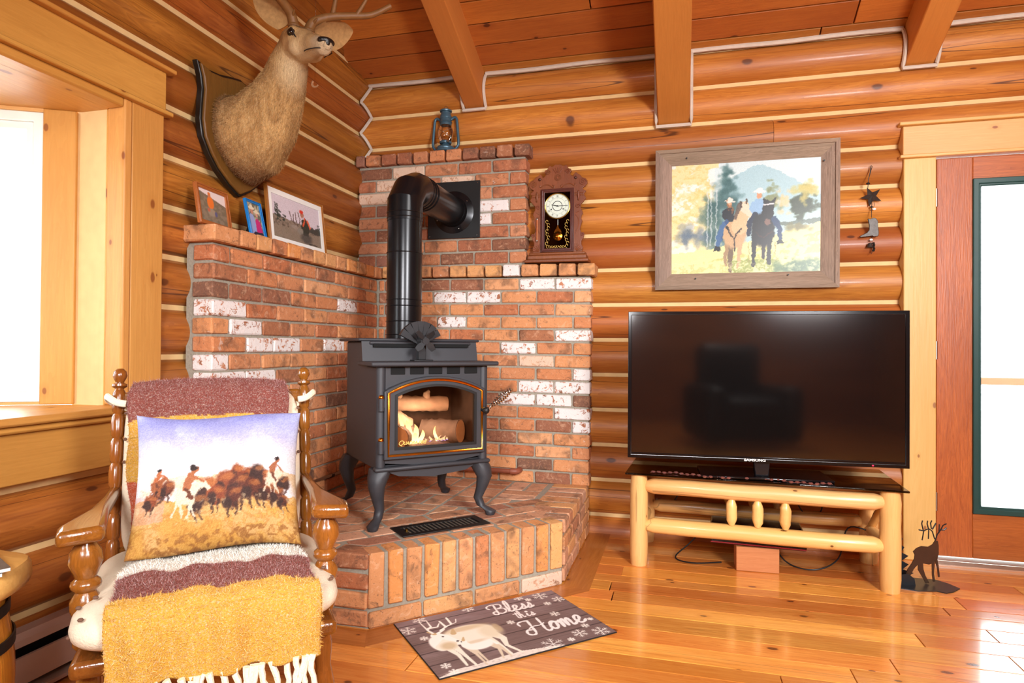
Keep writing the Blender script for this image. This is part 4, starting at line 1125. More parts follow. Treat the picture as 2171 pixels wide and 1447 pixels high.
    def capB(x, y, k):
        wr([(.20, .95), (.10, .5), (.02, .05), (-.10, -.02), (-.18, .12), (-.08, .3), (.05, .22)], .085, x, y, k); wr([(-.15, .62), (-.22, .80), (-.05, .98), (.25, 1.0), (.48, .92), (.42, .62), (.16, .52)], .075, x, y, k); wr([(.16, .52), (.46, .48), (.46, .16), (.22, .0), (.05, .10)], .085, x, y, k)
    def capH(x, y, k):
        wr([(.22, 1.0), (.14, .55), (.04, .05), (-.12, -.04), (-.24, .10), (-.14, .34), (.02, .30)], .085, x, y, k); wr([(-.2, .72), (-.18, .95), (.05, 1.02), (.24, .98)], .07, x, y, k); wr([(.62, 1.05), (.56, .6), (.48, .15), (.56, -.02), (.68, .08)], .085, x, y, k); wr([(-.02, .42), (.2, .52), (.45, .50), (.66, .60)], .06, x, y, k)
    lo = {'l': [(0, .05), (.14, .4), (.16, .95), (.08, 1.0), (.04, .6), (.06, .12), (.16, .0), (.26, .1)], 'e': [(0, .1), (.14, .22), (.2, .4), (.1, .48), (.02, .28), (.08, .04), (.22, .02), (.32, .14)],
          's': [(0, .06), (.12, .3), (.16, .46), (.2, .2), (.14, .0), (.02, .02), (.18, .02), (.28, .12)], 't': [(.1, .8), (.06, .3), (.08, .04), (.16, .0), (.24, .1)], 'h': [(0, .05), (.14, .5), (.14, .95), (.06, .9), (.03, .0), (.1, .35), (.2, .44), (.22, .1), (.28, .0), (.36, .1)],
          'i': [(0, .1), (.08, .42), (.06, .1), (.12, .0), (.2, .1)], 'o': [(.02, .2), (.1, .46), (.24, .36), (.2, .06), (.06, .04), (.02, .24), (.14, .4), (.34, .36)], 'm': [(0, .3), (.06, .42), (.05, .0), (.1, .34), (.18, .44), (.2, .02), (.25, .34), (.34, .44), (.36, .08), (.42, .0), (.5, .1)]}
    def word(wd, x, y, k, sh=.15, gap=1.02):
        for ch in wd:
            wr(lo[ch], .085, x, y, k, sh); x += (lo[ch][-1][0] - lo[ch][0][0]) * k / c.asp * gap
            if ch == 'i': c.ell(x - .05 * k, y + .62 * k, .01, .014, A_)
    capB(.555, .755, .20); word('less', .622, .755, .225)
    word('this', .625, .60, .145, .1, 1.35); c.line([(.622, .69), (.655, .70)], .012, A_)
    capH(.615, .28, .245); word('ome', .722, .28, .30)
    return c
mat_o = G().box((0, 0, 0), (.71, .455, .004)).obj('door_mat', plain('mat_rubber', '1c1818', .8), None, (-.636, 2.295, .0036), (0, 0, math.radians(43.9)), bev=.001)
tag(mat_o, 'printed deer and snowflake mat reading Bless this Home by the hearth', 'mat')
print_grid('print', paint_mat(), lambda u, v: ((u - .5) * .706, (v - .5) * .451, np.full_like(u, .0024)), M_PRINT_M, mat_o)
# ================================================================== TELEVISION AND STAND
M_TVB = plain('tv_black_gloss', '0c0c0e', .12, var=.02)
M_SCREEN = plain('tv_screen', '0c0a0a', .07, var=.02, spec=1.0, coat=.6)
M_LED = plain('red_led', 'ff2040', .4, emit=3)
M_SMOKE = glass('smoked_glass', 'b09a88', 1.0)
st = thing('tv_stand', 'peeled log television stand with a smoked glass top', 'stand', (.36, 3.345, 0), (0, 0, math.radians(-2.6)))
PR = .043
for sx in (-1, 1):
    for y in (-.2, .2):
        rr = random.Random(sx * 7 + int(y * 50)); secs = []
        for i in range(9):
            z = .443 * i / 8; r = PR * (1 + rr.uniform(-.03, .03)) - (.004 if i in (0, 8) else 0)
            secs.append([(sx * .545 + r * math.cos(a), y + r * math.sin(a), z) for a in (2 * PI * j / 18 for j in range(18))])
        G().loft(secs).obj('post', M_LOG_Z, st)
def pencil_log(p0, p1, r, seed, name='rail', mat=M_LOG_X):
    P0, P1 = Vector(p0), Vector(p1); ax = P1 - P0; L = ax.length; rr = random.Random(seed)
    prof = [(0, .45), (.012, .72), (.045, 1), (.2, 1.02), (.4, 1), (.6, 1.03), (.8, 1), (1 - .045 , 1), (1 - .012, .72), (1, .45)]
    if L < .2: prof = [(0, .5), (.18, .95), (.3, 1.05), (.5, 1.05), (.7, 1.05), (.82, .95), (1, .5)]
    pts = [(L * (t - .5), rr.uniform(-.002, .002), rr.uniform(-.002, .002)) for t, k in prof]
    ang = math.atan2(ax.y, ax.x); el = math.atan2(ax.z, math.hypot(ax.x, ax.y))
    return G().tube(pts, [r * k for t, k in prof], 14).obj(name, mat, st, (P0 + P1) / 2, (0, -el, ang))
pencil_log((-.52, -.205, .388), (.525, -.205, .388), .038, 1); pencil_log((-.52, -.205, .196), (.525, -.205, .196), .037, 2)
pencil_log((-.52, .2, .36), (.525, .2, .36), .036, 3); pencil_log((-.52, .2, .20), (.525, .2, .20), .034, 4)
for sx in (-1, 1):
    for z in (.36, .17): pencil_log((sx * .55, -.19, z), (sx * .55, .19, z - .005), .032, 5 + sx)
for x in (-.115, .0, .118): pencil_log((x, -.212, .232), (x, -.212, .356), .0235, int(x * 90) + 40, 'spindle')
for x in (-.12, .0, .12): pencil_log((x, .2, .225), (x, .2, .335), .02, int(x * 90) + 60, 'spindle')
for sx in (-1, 1): pencil_log((sx * .55, -.03, .33), (sx * .55, .16, .19), .018, 77 + sx, 'brace')
o = G().box((0, 0, 0), (1.215, .52, .009)).obj('glass_top', M_SMOKE, st, (0, .005, .4485), bev=.003)

tv = thing('television', 'large black flat screen television on a glossy stand', 'television', (.371, 3.157, .4535), (0, 0, math.radians(3.385)))
tw, tz0, tz1 = 1.236, .0775, .783
G().bb(-tw / 2, tw / 2, -.012, .02, tz0, tz1).bb(-.42, .42, .02, .055, tz0 + .06, tz1 - .14).obj('cabinet', M_TVB, tv, bev=.004)
G().ring(*rect_ring(-tw / 2, tw / 2, tz0, tz1, .017), -.018, -.011).bb(-tw / 2 + .01, tw / 2 - .01, -.0165, -.011, tz0 + .008, tz0 + .026).obj('bezel', M_TVB, tv, bev=.002)
G().bb(-tw / 2 + .017, tw / 2 - .017, -.0135, -.0125, tz0 + .026, tz1 - .017).obj('screen', M_SCREEN, tv, smooth=0)
text('SAMSUNG', .0155, M_WHITE, tv, (-.035, -.0185, tz0 + .006), (PI / 2, 0, 0), sx=1.35, bold=.0004)
G().ball((.468, -.018, tz0 + .008), (.004, .002, .003)).obj('standby_light', M_LED, tv)
M_TRANS = plain('smoky_plastic', '1a1a1e', .08)
G().prism([(-.03, .012), (.03, .012), (.036, .09), (-.036, .09)], .0, .045).obj('neck', M_TRANS, tv, bev=.004)
G().box((0, 0, 0), (.58, .25, .012)).obj('stand_foot', M_TVB, tv, (.015, .085, .0065), bev=.004)
# strand of faceted beads lying along the glass front
gar = thing('bead_garland', 'strand of dark rosy glass beads lying along the stand front', 'garland', (.30, 3.115, .4535), (0, 0, math.radians(-2.6)))
M_BEAD = plain('rosy_glass_bead', '7a4a44', .1, .2, coat=1)
pts = [(-.44 + .8 * i / 60, .012 * math.sin(i * .9) + .02 * math.sin(i * .21), .005) for i in range(61)]
G().tube(pts, .0012, 5).obj('string', M_BEAD, gar)
bm_ = G().ball((0, 0, 0), (.011, .0075, .006), 8, 5).mesh('bead', M_BEAD, 0)
for i in range(1, 60, 2): link('bead', bm_, gar, (pts[i][0], pts[i][1], .0065), (0, 0, random.uniform(-.6, .6)))
# under the stand
blk = G().box((0, 0, 0), (.193, .10, .115)).obj('wood_block', wood('raw_fir_block', 'd88c5c', 'b46438', 0, 1.4, .6, 0, .05), None, (.357, 3.255, .0585), (0, 0, math.radians(2)), bev=.003)
tag(blk, 'short raw lumber block on the floor under the television stand', 'block')
rec = thing('satellite_receiver', 'slim black receiver box with a red stripe under the stand', 'receiver', (.365, 3.34, .1165), (0, 0, math.radians(-3)))
G().bb(-.215, .215, -.13, .13, 0, .07).obj('case', M_TVB, rec, bev=.008)
G().bb(-.212, .212, -.1325, -.128, .006, .012).obj('red_stripe', plain('red_stripe', 'a01828', .3), rec)
for x in (-.15, -.13): G().cyl((x, -.133, .03), (x, -.128, .03), .006, n=10).obj('button', M_STEEL, rec)
cords = [('cable_cord', 'black cable looping out beside the receiver box', [(.15, 3.42, .16), (.05, 3.38, .06), (-.02, 3.30, .008), (.06, 3.24, .006), (.2, 3.29, .006)]),
         ('cable_cord', 'black cable curving over the floor behind the lower rail', [(.42, 3.44, .15), (.5, 3.36, .02), (.62, 3.30, .006), (.74, 3.36, .05), (.80, 3.44, .18), (.9, 3.46, .17)]),
         ('cable_cord', 'thin black cable hanging behind the glass top', [(.05, 3.56, .44), (.03, 3.55, .36), (.0, 3.56, .28), (-.04, 3.56, .21)]),
         ('cable_cord', 'thin looped cable hanging near the rear post', [(.60, 3.55, .44), (.58, 3.53, .30), (.62, 3.52, .22), (.70, 3.53, .24), (.70, 3.55, .42)])]
for nm, lb, P in cords: tag(G().tube(spline(P, 6), .0035, 6).obj(nm, M_BLACK), lb, 'cable')
tag(G().box((0, 0, 0), (.10, .02, .05)).obj('wall_box', M_WHITE, None, (1.0, 3.615, 1.232), bev=.003), 'small white box on the wall peeking above the television', 'box')

# ================================================================== CLOCK
M_WAL = wood('walnut', '8a4a28', '64301a', 2, 2.0, .4, 0, .04, streak=.5)
M_WALD = wood('walnut_dark', '5a2c20', '3e1c14', 2, 2.0, .3, 0, .04)
M_DIAL = plain('dial_paper', 'ece8d8', .5, var=.05)
ck = thing('mantel_clock', 'carved walnut kitchen clock with a brass pendulum on the brick ledge', 'clock', (-.690, 3.612, 1.548))
G().bb(-.186, .186, -.075, .03, 0, .018).obj('plinth', M_WAL, ck, bev=.005)
G().bb(-.172, .172, -.062, .03, .018, .044).bb(-.165, .165, -.055, .03, .044, .060).obj('base_moulding', M_WAL, ck, bev=.006)
hp = [(.150, .058), (.143, .068), (.1475, .087), (.139, .105), (.139, .123), (.150, .140), (.156, .163), (.148, .174), (.139, .172), (.13, .19), (.136, .215), (.144, .239), (.136, .255), (.139, .270), (.147, .283), (.143, .297), (.134, .312), (.134, .333), (.150, .350), (.165, .369), (.158, .380), (.152, .396), (.165, .409), (.150, .418), (.143, .427), (.160, .437), (.171, .454), (.170, .470), (.160, .483), (.143, .487), (.13, .503), (.118, .510), (.105, .521), (.093, .510), (.089, .498), (.076, .505), (.070, .516), (.080, .528), (.076, .541), (.063, .545), (.056, .556), (.049, .568), (.036, .560), (.027, .563), (.014, .572), (0, .570)]
# scallop every edge a little
outl = hp + [(-x, z) for x, z in hp[-2::-1]]
G().prism(outl, -.03, -.014).obj('carved_plate', M_WAL, ck, bev=.002)
G().bb(-.118, .118, -.014, .028, .058, .44).obj('case', M_WAL, ck)
def carve(P, r=.0035): G().tube(P, r, 6).obj('carving', M_WAL, ck)
for sx in (-1, 1):
    def spir(x, z, r0, turns, d=1): return [(sx * (x + d * r0 * (1 - t) * math.cos(turns * 2 * PI * t)), -.031, z + r0 * (1 - t) * math.sin(turns * 2 * PI * t)) for t in np.linspace(0, .92, 26)]
    carve(spir(.145, .462, .022, 2)); carve(spir(.058, .527, .015, 1.8, -1)); carve(spir(.118, .325, .014, 1.6)); carve(spir(.144, .161, .010, 1.5))
    carve([(sx * x, -.031, z) for x, z in spline([(.03, .452), (.02, .445), (.026, .436), (.05, .452), (.075, .455), (.095, .443), (.105, .447), (.10, .456)], 5)])
    carve([(sx * x, -.031, z) for x, z in spline([(.098, .40), (.118, .40), (.15, .398)], 3)], .0025); carve([(sx * x, -.031, z) for x, z in ((.098, .388), (.15, .386))], .0025)
    carve([(sx * x, -.031, z) for x, z in spline([(.104, .17), (.12, .21), (.122, .25), (.105, .28), (.125, .295)], 5)], .0025)
    for k in range(6):
        a = math.radians(8 + k * 15); carve([(sx * (.098 + .012 * math.cos(a)), -.031, .066 + .012 * math.sin(a)), (sx * (.098 + .046 * math.cos(a)), -.031, .066 + .046 * math.sin(a))], .0024)
    for k in range(5):
        a = math.radians(90 - sx * (k - 2) * 17) if False else math.radians(90 + (k - 2) * 17)
        if sx == 1: carve([(.018 * math.cos(a), -.031, .505 + .018 * math.sin(a)), (.05 * math.cos(a), -.031, .505 + .048 * math.sin(a))], .0024)
    G().ball((sx * .105, -.034, .488), (.009, .008, .009)).obj('boss', M_WALD, ck)
    G().lathe([(.002, -.03), (.006, -.022), (.004, -.016), (.009, 0), (.004, .016), (.006, .022), (.002, .03)], 10, Matrix.Translation((sx * .122, -.033, .385))).obj('turned_drop', M_WAL, ck)
for r in (.017, .009): G().tube([(r * math.cos(a), -.031, .495 + r * math.sin(a)) for a in np.linspace(0, 2 * PI, 25)[:-1]], .003, 6, closed=True).obj('rosette', M_WAL, ck)
df = G().ring(*rect_ring(-.096, .096, .062, .428, .021), -.044, -.028).ring(*rect_ring(-.09, .09, .068, .422, .006), -.048, -.044).obj('door_frame', M_WALD, ck, bev=.002)
G().bb(-.076, .076, -.030, -.027, .08, .41).obj('inner_board', M_WAL, ck)
dl = G().cyl((0, -.031, .3285), (0, -.036, .3285), .071, n=40).obj('dial', M_DIAL, ck)
G().tube([(.0725 * math.cos(a), -.037, .3285 + .0725 * math.sin(a)) for a in np.linspace(0, 2 * PI, 49)[:-1]], .0038, 8, closed=True).obj('bezel', M_BRASS, dl)
for r, w in ((.028, .0018), (.047, .0004), (.066, .0005)): G().tube([(r * math.cos(a), -.0362, .3285 + r * math.sin(a)) for a in np.linspace(0, 2 * PI, 41)[:-1]], w, 5, closed=True).obj('dial_ring', M_BLACK, dl)
for k, nm in enumerate(('XII', 'I', 'II', 'III', 'IIII', 'V', 'VI', 'VII', 'VIII', 'IX', 'X', 'XI')):
    a = -k * PI / 6
    text(nm, .016, M_BLACK, dl, (.0565 * math.sin(-a) - .0 * math.cos(a), -.0363, .3285 + .0565 * math.cos(a)), (PI / 2, -a, 0), 'numeral', sx=.62).location -= Vector((-.006 * math.sin(-a) * -1 if False else .006 * math.sin(-a), 0, .006 * math.cos(a)))
for a, L, w in ((math.radians(90), .054, .0016), (math.radians(-78), .036, .0024)):
    G().prism([(-w, -.008), (w, -.008), (w * .6, L), (-w * .6, L)], -.0385, -.0375, Matrix.Translation((0, 0, .3285)) @ Matrix.Rotation(a, 4, 'Y')).obj('hand', M_BLACK, dl)
G().ball((0, -.038, .3285), .004).obj('hand_hub', M_BLACK, dl)
for x in (-.036, .034): G().cyl((x, -.0365, .31), (x, -.036, .31), .004, n=10).obj('winding_hole', M_BLACK, dl)
pd = G().cyl((.003, -.034, .25), (.003, -.034, .18), .0018, n=8).obj('pendulum', M_STEEL, ck)
G().lathe([(.001, -.003), (.022, -.003), (.0275, 0), (.022, .003), (.014, .004), (.012, .006), (.001, .007)], 28, Matrix.Translation((.003, -.036, .155)) @ Matrix.Rotation(PI / 2, 4, 'X')).obj('bob', M_GOLD, pd)
G().prism([(-.02, .175), (.026, .175), (.018, .192), (.01, .20), (.006, .218), (0, .218), (-.004, .20), (-.012, .192)], -.036, -.034).obj('bob_crest', M_GOLD, pd)
rr = random.Random(8)
for sx in (-1, 1):
    for k in range(9):
        z = .095 + k * .018; x = sx * (.056 + .006 * math.sin(k * 1.7))
        G().tube([(x + .007 * math.cos(t), -.0395, z + .009 * math.sin(t)) for t in np.linspace(0, 5, 10)], .0013, 4).obj('filigree', M_LETTER, ck)
for k in range(9):
    x = -.044 + k * .011; G().tube([(x + .005 * math.cos(t), -.0395, .093 + .006 * math.sin(t + k)) for t in np.linspace(0, 5, 10)], .0013, 4).obj('filigree', M_LETTER, ck)
G().bb(-.075, .075, -.0415, -.0405, .083, .407).obj('pane', M_GLASS, ck)
th = G().cyl((-.12, -.036, .135), (-.12, -.036, .255), .0055, n=10).obj('thermometer', plain('copper_tube', 'b8643c', .3, .6), ck)
for z in (.133, .257): G().ball((-.12, -.036, z), (.006, .006, .009)).obj('thermometer_tip', M_STEEL, th)

# ================================================================== OIL LANTERN
M_LAN = plain('blue_grey_enamel', '4a6878', .35, .3, var=.25, scale=40)
M_LGLASS = glass('lantern_globe', 'f4ece4', 1.4)
ln = thing('oil_lantern', 'blue grey barn lantern on top of the tall brick wall', 'lantern', (-1.392, 3.605, 2.244))
G().lathe([(.05, 0), (.058, .004), (.058, .012), (.054, .018), (.056, .026), (.048, .036), (.024, .042), (.022, .05)], 28).obj('tank', M_LAN, ln)
G().lathe([(.016, .042), (.020, .05), (.036, .054), (.038, .064), (.032, .070)], 24).obj('burner', M_LAN, ln)
G().lathe([(.030, .066), (.040, .080), (.047, .105), (.046, .13), (.038, .155), (.031, .17)], 28).obj('globe', M_LGLASS, ln)
G().lathe([(.033, .166), (.036, .172), (.034, .18), (.040, .184), (.036, .188), (.034, .205), (.036, .207), (.037, .22), (.030, .232), (.030, .246), (.026, .25)], 28).obj('chimney', M_LAN, ln)
G().lathe([(.012, .247), (.036, .249), (.038, .256), (.030, .262), (.008, .264)], 28).obj('hood', M_LAN, ln)
for sx in (-1, 1):
    P = spline([(sx * .034, 0, .20), (sx * .055, 0, .212), (sx * .068, 0, .205), (sx * .073, 0, .18), (sx * .080, 0, .10), (sx * .083, 0, .06), (sx * .080, 0, .04), (sx * .066, 0, .022), (sx * .050, 0, .016)], 5)
    G().tube(P, .0085, 10).obj('side_tube', M_LAN, ln)
G().tube([(.012 * math.cos(a), 0, .272 + .013 * math.sin(a)) for a in np.linspace(-.4, PI + .4, 16)], .0014, 6).obj('top_ring', M_STEEL, ln)
for s in (-1, 1): G().tube([(s * .044, -.012, .085), (0, -.05, .115), (-s * .044, -.012, .145)], .0012, 5).obj('globe_wire', M_STEEL, ln)
G().cyl((.028, -.03, .058), (.028, -.044, .058), .006, n=12).obj('wick_knob', M_STEEL, ln)
G().tube(spline([(-.075, 0, .05), (-.06, -.02, .062), (-.045, -.03, .058), (-.04, -.03, .048)], 5), .0013, 5).obj('lift_wire', M_STEEL, ln)

# ================================================================== HANGING STAR AND BOOT
M_IRON = plain('rusty_iron', '4a4440', .45, .6, var=.5, scale=60, bump=.4)
ch = thing('hanging_chime', 'rusty metal star and boot chime hanging by the door', 'ornament', (.947, 3.608, 1.55))
def zz(py): return 2.01 - 1.55 - (py - 135) * (.459 / 1215)
G().tube(spline([(-.003, 0, zz(140)), (-.006, 0, zz(220)), (-.012, 0, zz(300)), (-.014, 0, zz(340)), (-.017, 0, zz(440))], 4), .0018, 6).tube([(-.003, 0, zz(140)), (.003, 0, zz(150)), (-.004, 0, zz(220)), (-.012, 0, zz(300))], .0018, 6).obj('cord', M_BLACK, ch)
G().ball((-.016, 0, zz(382)), (.010, .006, .006), 8, 4).obj('bead', M_BLACK, ch)
sc_ = []
for k in range(10):
    a = math.radians(108 + 36 * k + 6); r = .054 if k % 2 == 0 else .022
    sc_.append((r * math.cos(a), r * math.sin(a)))
cz_ = zz(562); gg = G()
vs = [(x, 0, cz_ + z) for x, z in sc_] + [(0, -.014, cz_), (0, .004, cz_)]
gg.add(vs, [(k, (k + 1) % 10, 10) for k in range(10)] + [((k + 1) % 10, k, 11) for k in range(10)]).obj('star', M_IRON, ch, smooth=0)
G().tube([(0, 0, zz(620)), (.0, 0, zz(850))], .0014, 5).tube([(.01, 0, zz(620)), (.014, 0, zz(680)), (.008, 0, zz(720))], .0012, 5).obj('cord', M_BLACK, ch)
G().ball((0, 0, zz(705)), (.007, .006, .006), 8, 4).obj('bead', M_BLACK, ch); G().ball((.012, -.004, zz(735)), (.009, .004, .006), 8, 4).obj('shell_bead', M_WHITE, ch)
bt = [(-.018, 862), (-.006, 868), (.006, 856), (.020, 862), (.029, 900), (.030, 980), (.033, 1040), (.033, 1085), (.029, 1108), (.008, 1112), (.004, 1100), (-.02, 1108), (-.052, 1116), (-.056, 1100), (-.042, 1080), (-.022, 1055), (-.012, 1020), (-.011, 960)]
G().prism([(x, zz(y)) for x, y in bt], -.006, .004).obj('boot', M_IRON, ch, bev=.002)
G().tube([(.002, 0, zz(1110)), (.004, 0, zz(1320)), (-.002, 0, zz(1345))], .0014, 5).obj('cord', M_BLACK, ch)
G().ball((-.002, -.004, zz(1152)), (.008, .004, .006), 8, 4).obj('shell_bead', M_WHITE, ch)
G().lathe([(.003, .012), (.010, .008), (.014, -.008), (.017, -.012), (.012, -.012)], 14, Matrix.Translation((-.007, 0, zz(1225)))).obj('bell', M_IRON, ch)
for k in range(5): G().ball((.010 + .002 * (k % 2), -.002, zz(1200 + 25 * k)), .006, 8, 4).obj('bead', M_BLACK, ch)

# ================================================================== METAL DEER CUT-OUT ON THE FLOOR
ms = thing('metal_deer_sculpture', 'cut metal deer and pines on a steel base beside the log stand', 'sculpture', (1.05, 3.25, 0), (0, 0, math.radians(8)))
M_SHEET = plain('bronzed_sheet', '5a4434', .35, .7, var=.5, scale=14)
M_SHEETB = plain('blued_sheet', '3a3c40', .35, .7, var=.4, scale=14)
bp = [(-.14, -.06), (-.05, -.095), (.03, -.085), (.06, -.105), (.10, -.085), (.15, -.04), (.13, .02), (.10, .06), (.0, .075), (-.12, .05)]
G().prism(bp, 0, .004, Mz).obj('base_plate', M_SHEETB, ms)
k = .000355
def dp(P): return [((x - 800) * k, (1190 - y) * k) for x, y in P]
body = [(545, 1110), (560, 1190), (620, 1192), (600, 1150), (612, 1090), (650, 1010), (700, 950), (700, 1020), (770, 1140), (790, 1185), (835, 1180), (790, 1090), (765, 1010), (760, 935), (830, 945), (865, 930), (868, 1080), (880, 1160), (905, 1155), (890, 1060), (900, 880), (930, 1000), (940, 1100), (960, 1095), (945, 960), (930, 870), (945, 800), (945, 700), (935, 640), (900, 640), (870, 690), (820, 720), (740, 715), (680, 745), (640, 790), (660, 830), (655, 880), (620, 950), (575, 1020)]
G().prism(dp(body), -.002, .002, Matrix.Translation((.03, 0, .004))).obj('deer_body', M_SHEET, ms)
ant = G()
for P in ([(905, 640), (930, 560), (970, 500), (1000, 440), (1040, 420)], [(950, 540), (955, 430)], [(975, 500), (1010, 500), (1040, 470)], [(900, 620), (870, 520), (830, 490), (770, 520), (750, 640)], [(770, 520), (710, 510)], [(830, 490), (825, 620)], [(765, 520), (745, 430), (755, 390)], [(825, 490), (810, 430), (815, 390)], [(860, 490), (850, 420), (865, 385)], [(870, 500), (915, 415)]):
    ant.tube([(x + .03, 0, z + .004) for x, z in dp(P)], .0028, 6, flat=1)
ant.obj('deer_antlers', M_SHEETB, ms)
def pine(x, y, h, w, nm='pine'):
    P = [(-.006, 0)]
    L_ = []
    n = 6
    for i in range(n):
        z = h * (.12 + .88 * i / n); r = w * (1 - i / n)
        L_ += [(-r, z), (-r * .35, z + h * .06)]
    L_.append((0, h)); R_ = [(-a * (1 + .1 * math.sin(b * 70)), b) for a, b in L_[-2::-1]]
    return G().prism([(-.006, 0)] + L_ + R_ + [(.006, 0)], -.002, .002, Matrix.Translation((x, y, .004))).obj(nm, M_SHEETB, ms)
pine(-.075, .04, .265, .065); pine(-.12, -.01, .17, .05)
G().prism([(-.13, .0), (-.03, 0), (-.035, .03), (-.06, .05), (-.09, .045), (-.12, .05)], -.002, .002, Matrix.Translation((0, -.03, .004))).obj('metal_bush', M_SHEETB, ms)

# ================================================================== CRESCENT ORNAMENT ON A THREAD
mo = thing('crescent_ornament', 'tiny iridescent crescent moon hanging on a thread beside the deer', 'ornament', (-1.754, 2.75, 2.335))
mo.scale = (1.3, 1.3, 1.3)
M_IRID = plain('iridescent_glass', 'f0c090', .1, .3, var=.6, scale=60, coat=1)
G().prism([(.0155 * math.cos(a), .016 + .0155 * math.sin(a)) for a in np.linspace(2.2, 5.9, 14)] + [(.004 + .012 * math.cos(a), .018 + .012 * math.sin(a)) for a in np.linspace(5.6, 2.5, 12)], -.003, .003).obj('crescent', M_IRID, mo, bev=.001)
G().cyl((0, 0, .03), (0, 0, .592), .0004, n=5).obj('thread', M_CHROME, mo)

# ================================================================== RECLINER BEHIND THE CAMERA (mirrored in the screen)
rc = thing('recliner_chair', 'dark padded recliner mirrored in the television screen', 'armchair', (1.15, -1.15, 0), (0, 0, math.radians(-12)))
M_LEATH = plain('dark_leather', '1c181a', .45, var=.2, scale=30, bump=.2)
G().bb(-.34, .34, -.35, .42, .08, .44).obj('base', M_LEATH, rc, bev=.05, seg=4)
G().bb(-.30, .30, -.2, .46, .36, .54).obj('seat', M_LEATH, rc, bev=.07, seg=4)
for sx in (-1, 1): G().bb(sx * .42 - .11, sx * .42 + .11, -.4, .46, .06, .66).obj('arm', M_LEATH, rc, bev=.08, seg=4)
G().bb(-.36, .36, -.5, -.18, .35, 1.12).obj('backrest', M_LEATH, rc, bev=.1, seg=4)
# ================================================================== ROCKING CHAIR
CA = math.radians(39.9); CL = (-1.14, 1.358, 0)
M_OAKZ = wood('golden_oak_upright', '96561e', '62340e', 2, 1.6, .22, 0, .06, coat=.5, streak=.6)
M_OAKY = wood('golden_oak_along', '8e501c', '5e300e', 1, 1.6, .22, 0, .06, coat=.5, streak=.6)
rk = thing('rocking_chair', 'turned oak rocking chair with cushions in front of the brick', 'rocking chair', CL, (0, 0, CA))
def turned(p0, p1, prof, name, mat=M_OAKZ, n=16):
    P0, P1 = Vector(p0), Vector(p1); ax = P1 - P0; q = ax.to_track_quat('Z', 'Y').to_matrix().to_4x4()
    return G().lathe([(r, t * ax.length) for r, t in prof], n, q).obj(name, mat, rk, P0, smooth=50)
def sausage(r, n, top=True):
    P = []
    for i in range(n):
        a, b = i / n * .90, (i + 1) / n * .90; w = (b - a)
        P += [(r * .70, a), (r * .93, a + w * .12), (r, a + w * .35), (r, a + w * .65), (r * .93, a + w * .88), (r * .70, b)]
    return P + [(r * .6, .905), (r * 1.12, .915), (r * 1.12, .925), (r * .6, .935), (r * .78, .945), (r * 1.08, .965), (r * .95, .985), (r * .5, .999)]
for sx in (-1, 1):
    turned((sx * .25, .20, .40), (sx * .248, .315, .99), sausage(.0172, 8), 'back_post')
    prof = [(.016, 0), (.026, .06), (.026, .10), (.015, .14), (.030, .17), (.030, .20), (.018, .24), (.030, .36), (.031, .44), (.019, .52), (.028, .555), (.030, .585), (.028, .61), (.020, .64), (.033, .78), (.030, .87), (.018, .96), (.018, 1)]
    turned((sx * .248, -.15, .40), (sx * .252, -.15, .645), prof, 'arm_post')
    arm = [(.236, .27), (.236, .20), (.232, .02), (.222, -.08), (.212, -.185), (.295, -.215), (.304, -.15), (.288, -.08), (.270, .0), (.262, .12), (.262, .27)]
    G().prism([(sx * x, y) for x, y in arm], .638, .672, Mz).obj('arm', M_OAKY, rk, bev=.012, seg=3)
    leg_p = [(.020, 0), (.026, .15), (.018, .3), (.027, .5), (.018, .7), (.024, .85), (.018, 1)]
    for y, yb in ((-.19, -.23), (.17, .22)):
        turned((sx * .25, yb, .075), (sx * .235, y, .39), leg_p, 'leg')
    G().tube([(sx * .25, -.36 + .0 + .86 * t, .02 + .16 * (t - .45) ** 2 * 1.6 + .02) for t in np.linspace(0, 1, 18)], .024, 8).obj('rocker', M_OAKY, rk, smooth=60)
G().bb(-.262, .262, -.265, .235, .385, .42).obj('seat', M_OAKY, rk, bev=.012, seg=3)
turned((-.25, -.21, .2), (.25, -.21, .2), [(.011, 0), (.018, .5), (.011, 1)], 'stretcher'); turned((-.25, .20, .2), (.25, .20, .2), [(.011, 0), (.018, .5), (.011, 1)], 'stretcher')
G().bb(-.235, .235, .285, .307, .84, .925).obj('crest_rail', M_OAKY, rk, bev=.008)
G().bb(-.235, .235, .215, .235, .47, .51).obj('lower_rail', M_OAKY, rk, bev=.006)
for i in range(5):
    x = -.17 + i * .085; turned((x, .226, .50), (x, .296, .85), [(.008, 0), (.013, .5), (.008, 1)], 'spindle')

def superpad(name, mat, parent, c, half, rot, pw=.32, loc=(0, 0, 0)):
    n, m = 40, 16; secs = []
    R = Matrix.Rotation(rot[0], 3, 'X')
    for i in range(m + 1):
        a = -PI / 2 + PI * i / m; cv_, sv_ = math.cos(a), math.sin(a); k = max(abs(cv_), 1e-3) ** .55
        ring = []
        for j in range(n):
            b = 2 * PI * j / n; cb, sb = math.cos(b), math.sin(b)
            x = half[0] * k * math.copysign(abs(cb) ** pw, cb); y = half[1] * k * math.copysign(abs(sb) ** pw, sb); z = half[2] * math.copysign(abs(sv_) ** .9, sv_)
            ring.append(Vector(c) + R @ Vector((x, y, z)))
        secs.append(ring)
    return G().loft(secs).obj(name, mat, parent, loc, smooth=80)
M_CREAM = plain('cream_woven', 'dccab0', .9, var=.15, scale=220, bump=.5)
M_DOT = plain('brown_dot', '6a4a38', .9)
sp = thing('seat_cushion', 'cream dotted seat cushion on the rocking chair', 'cushion', CL, (0, 0, CA))
superpad('pad', M_CREAM, sp, (0, -.04, .476), (.272, .275, .057), (0,))
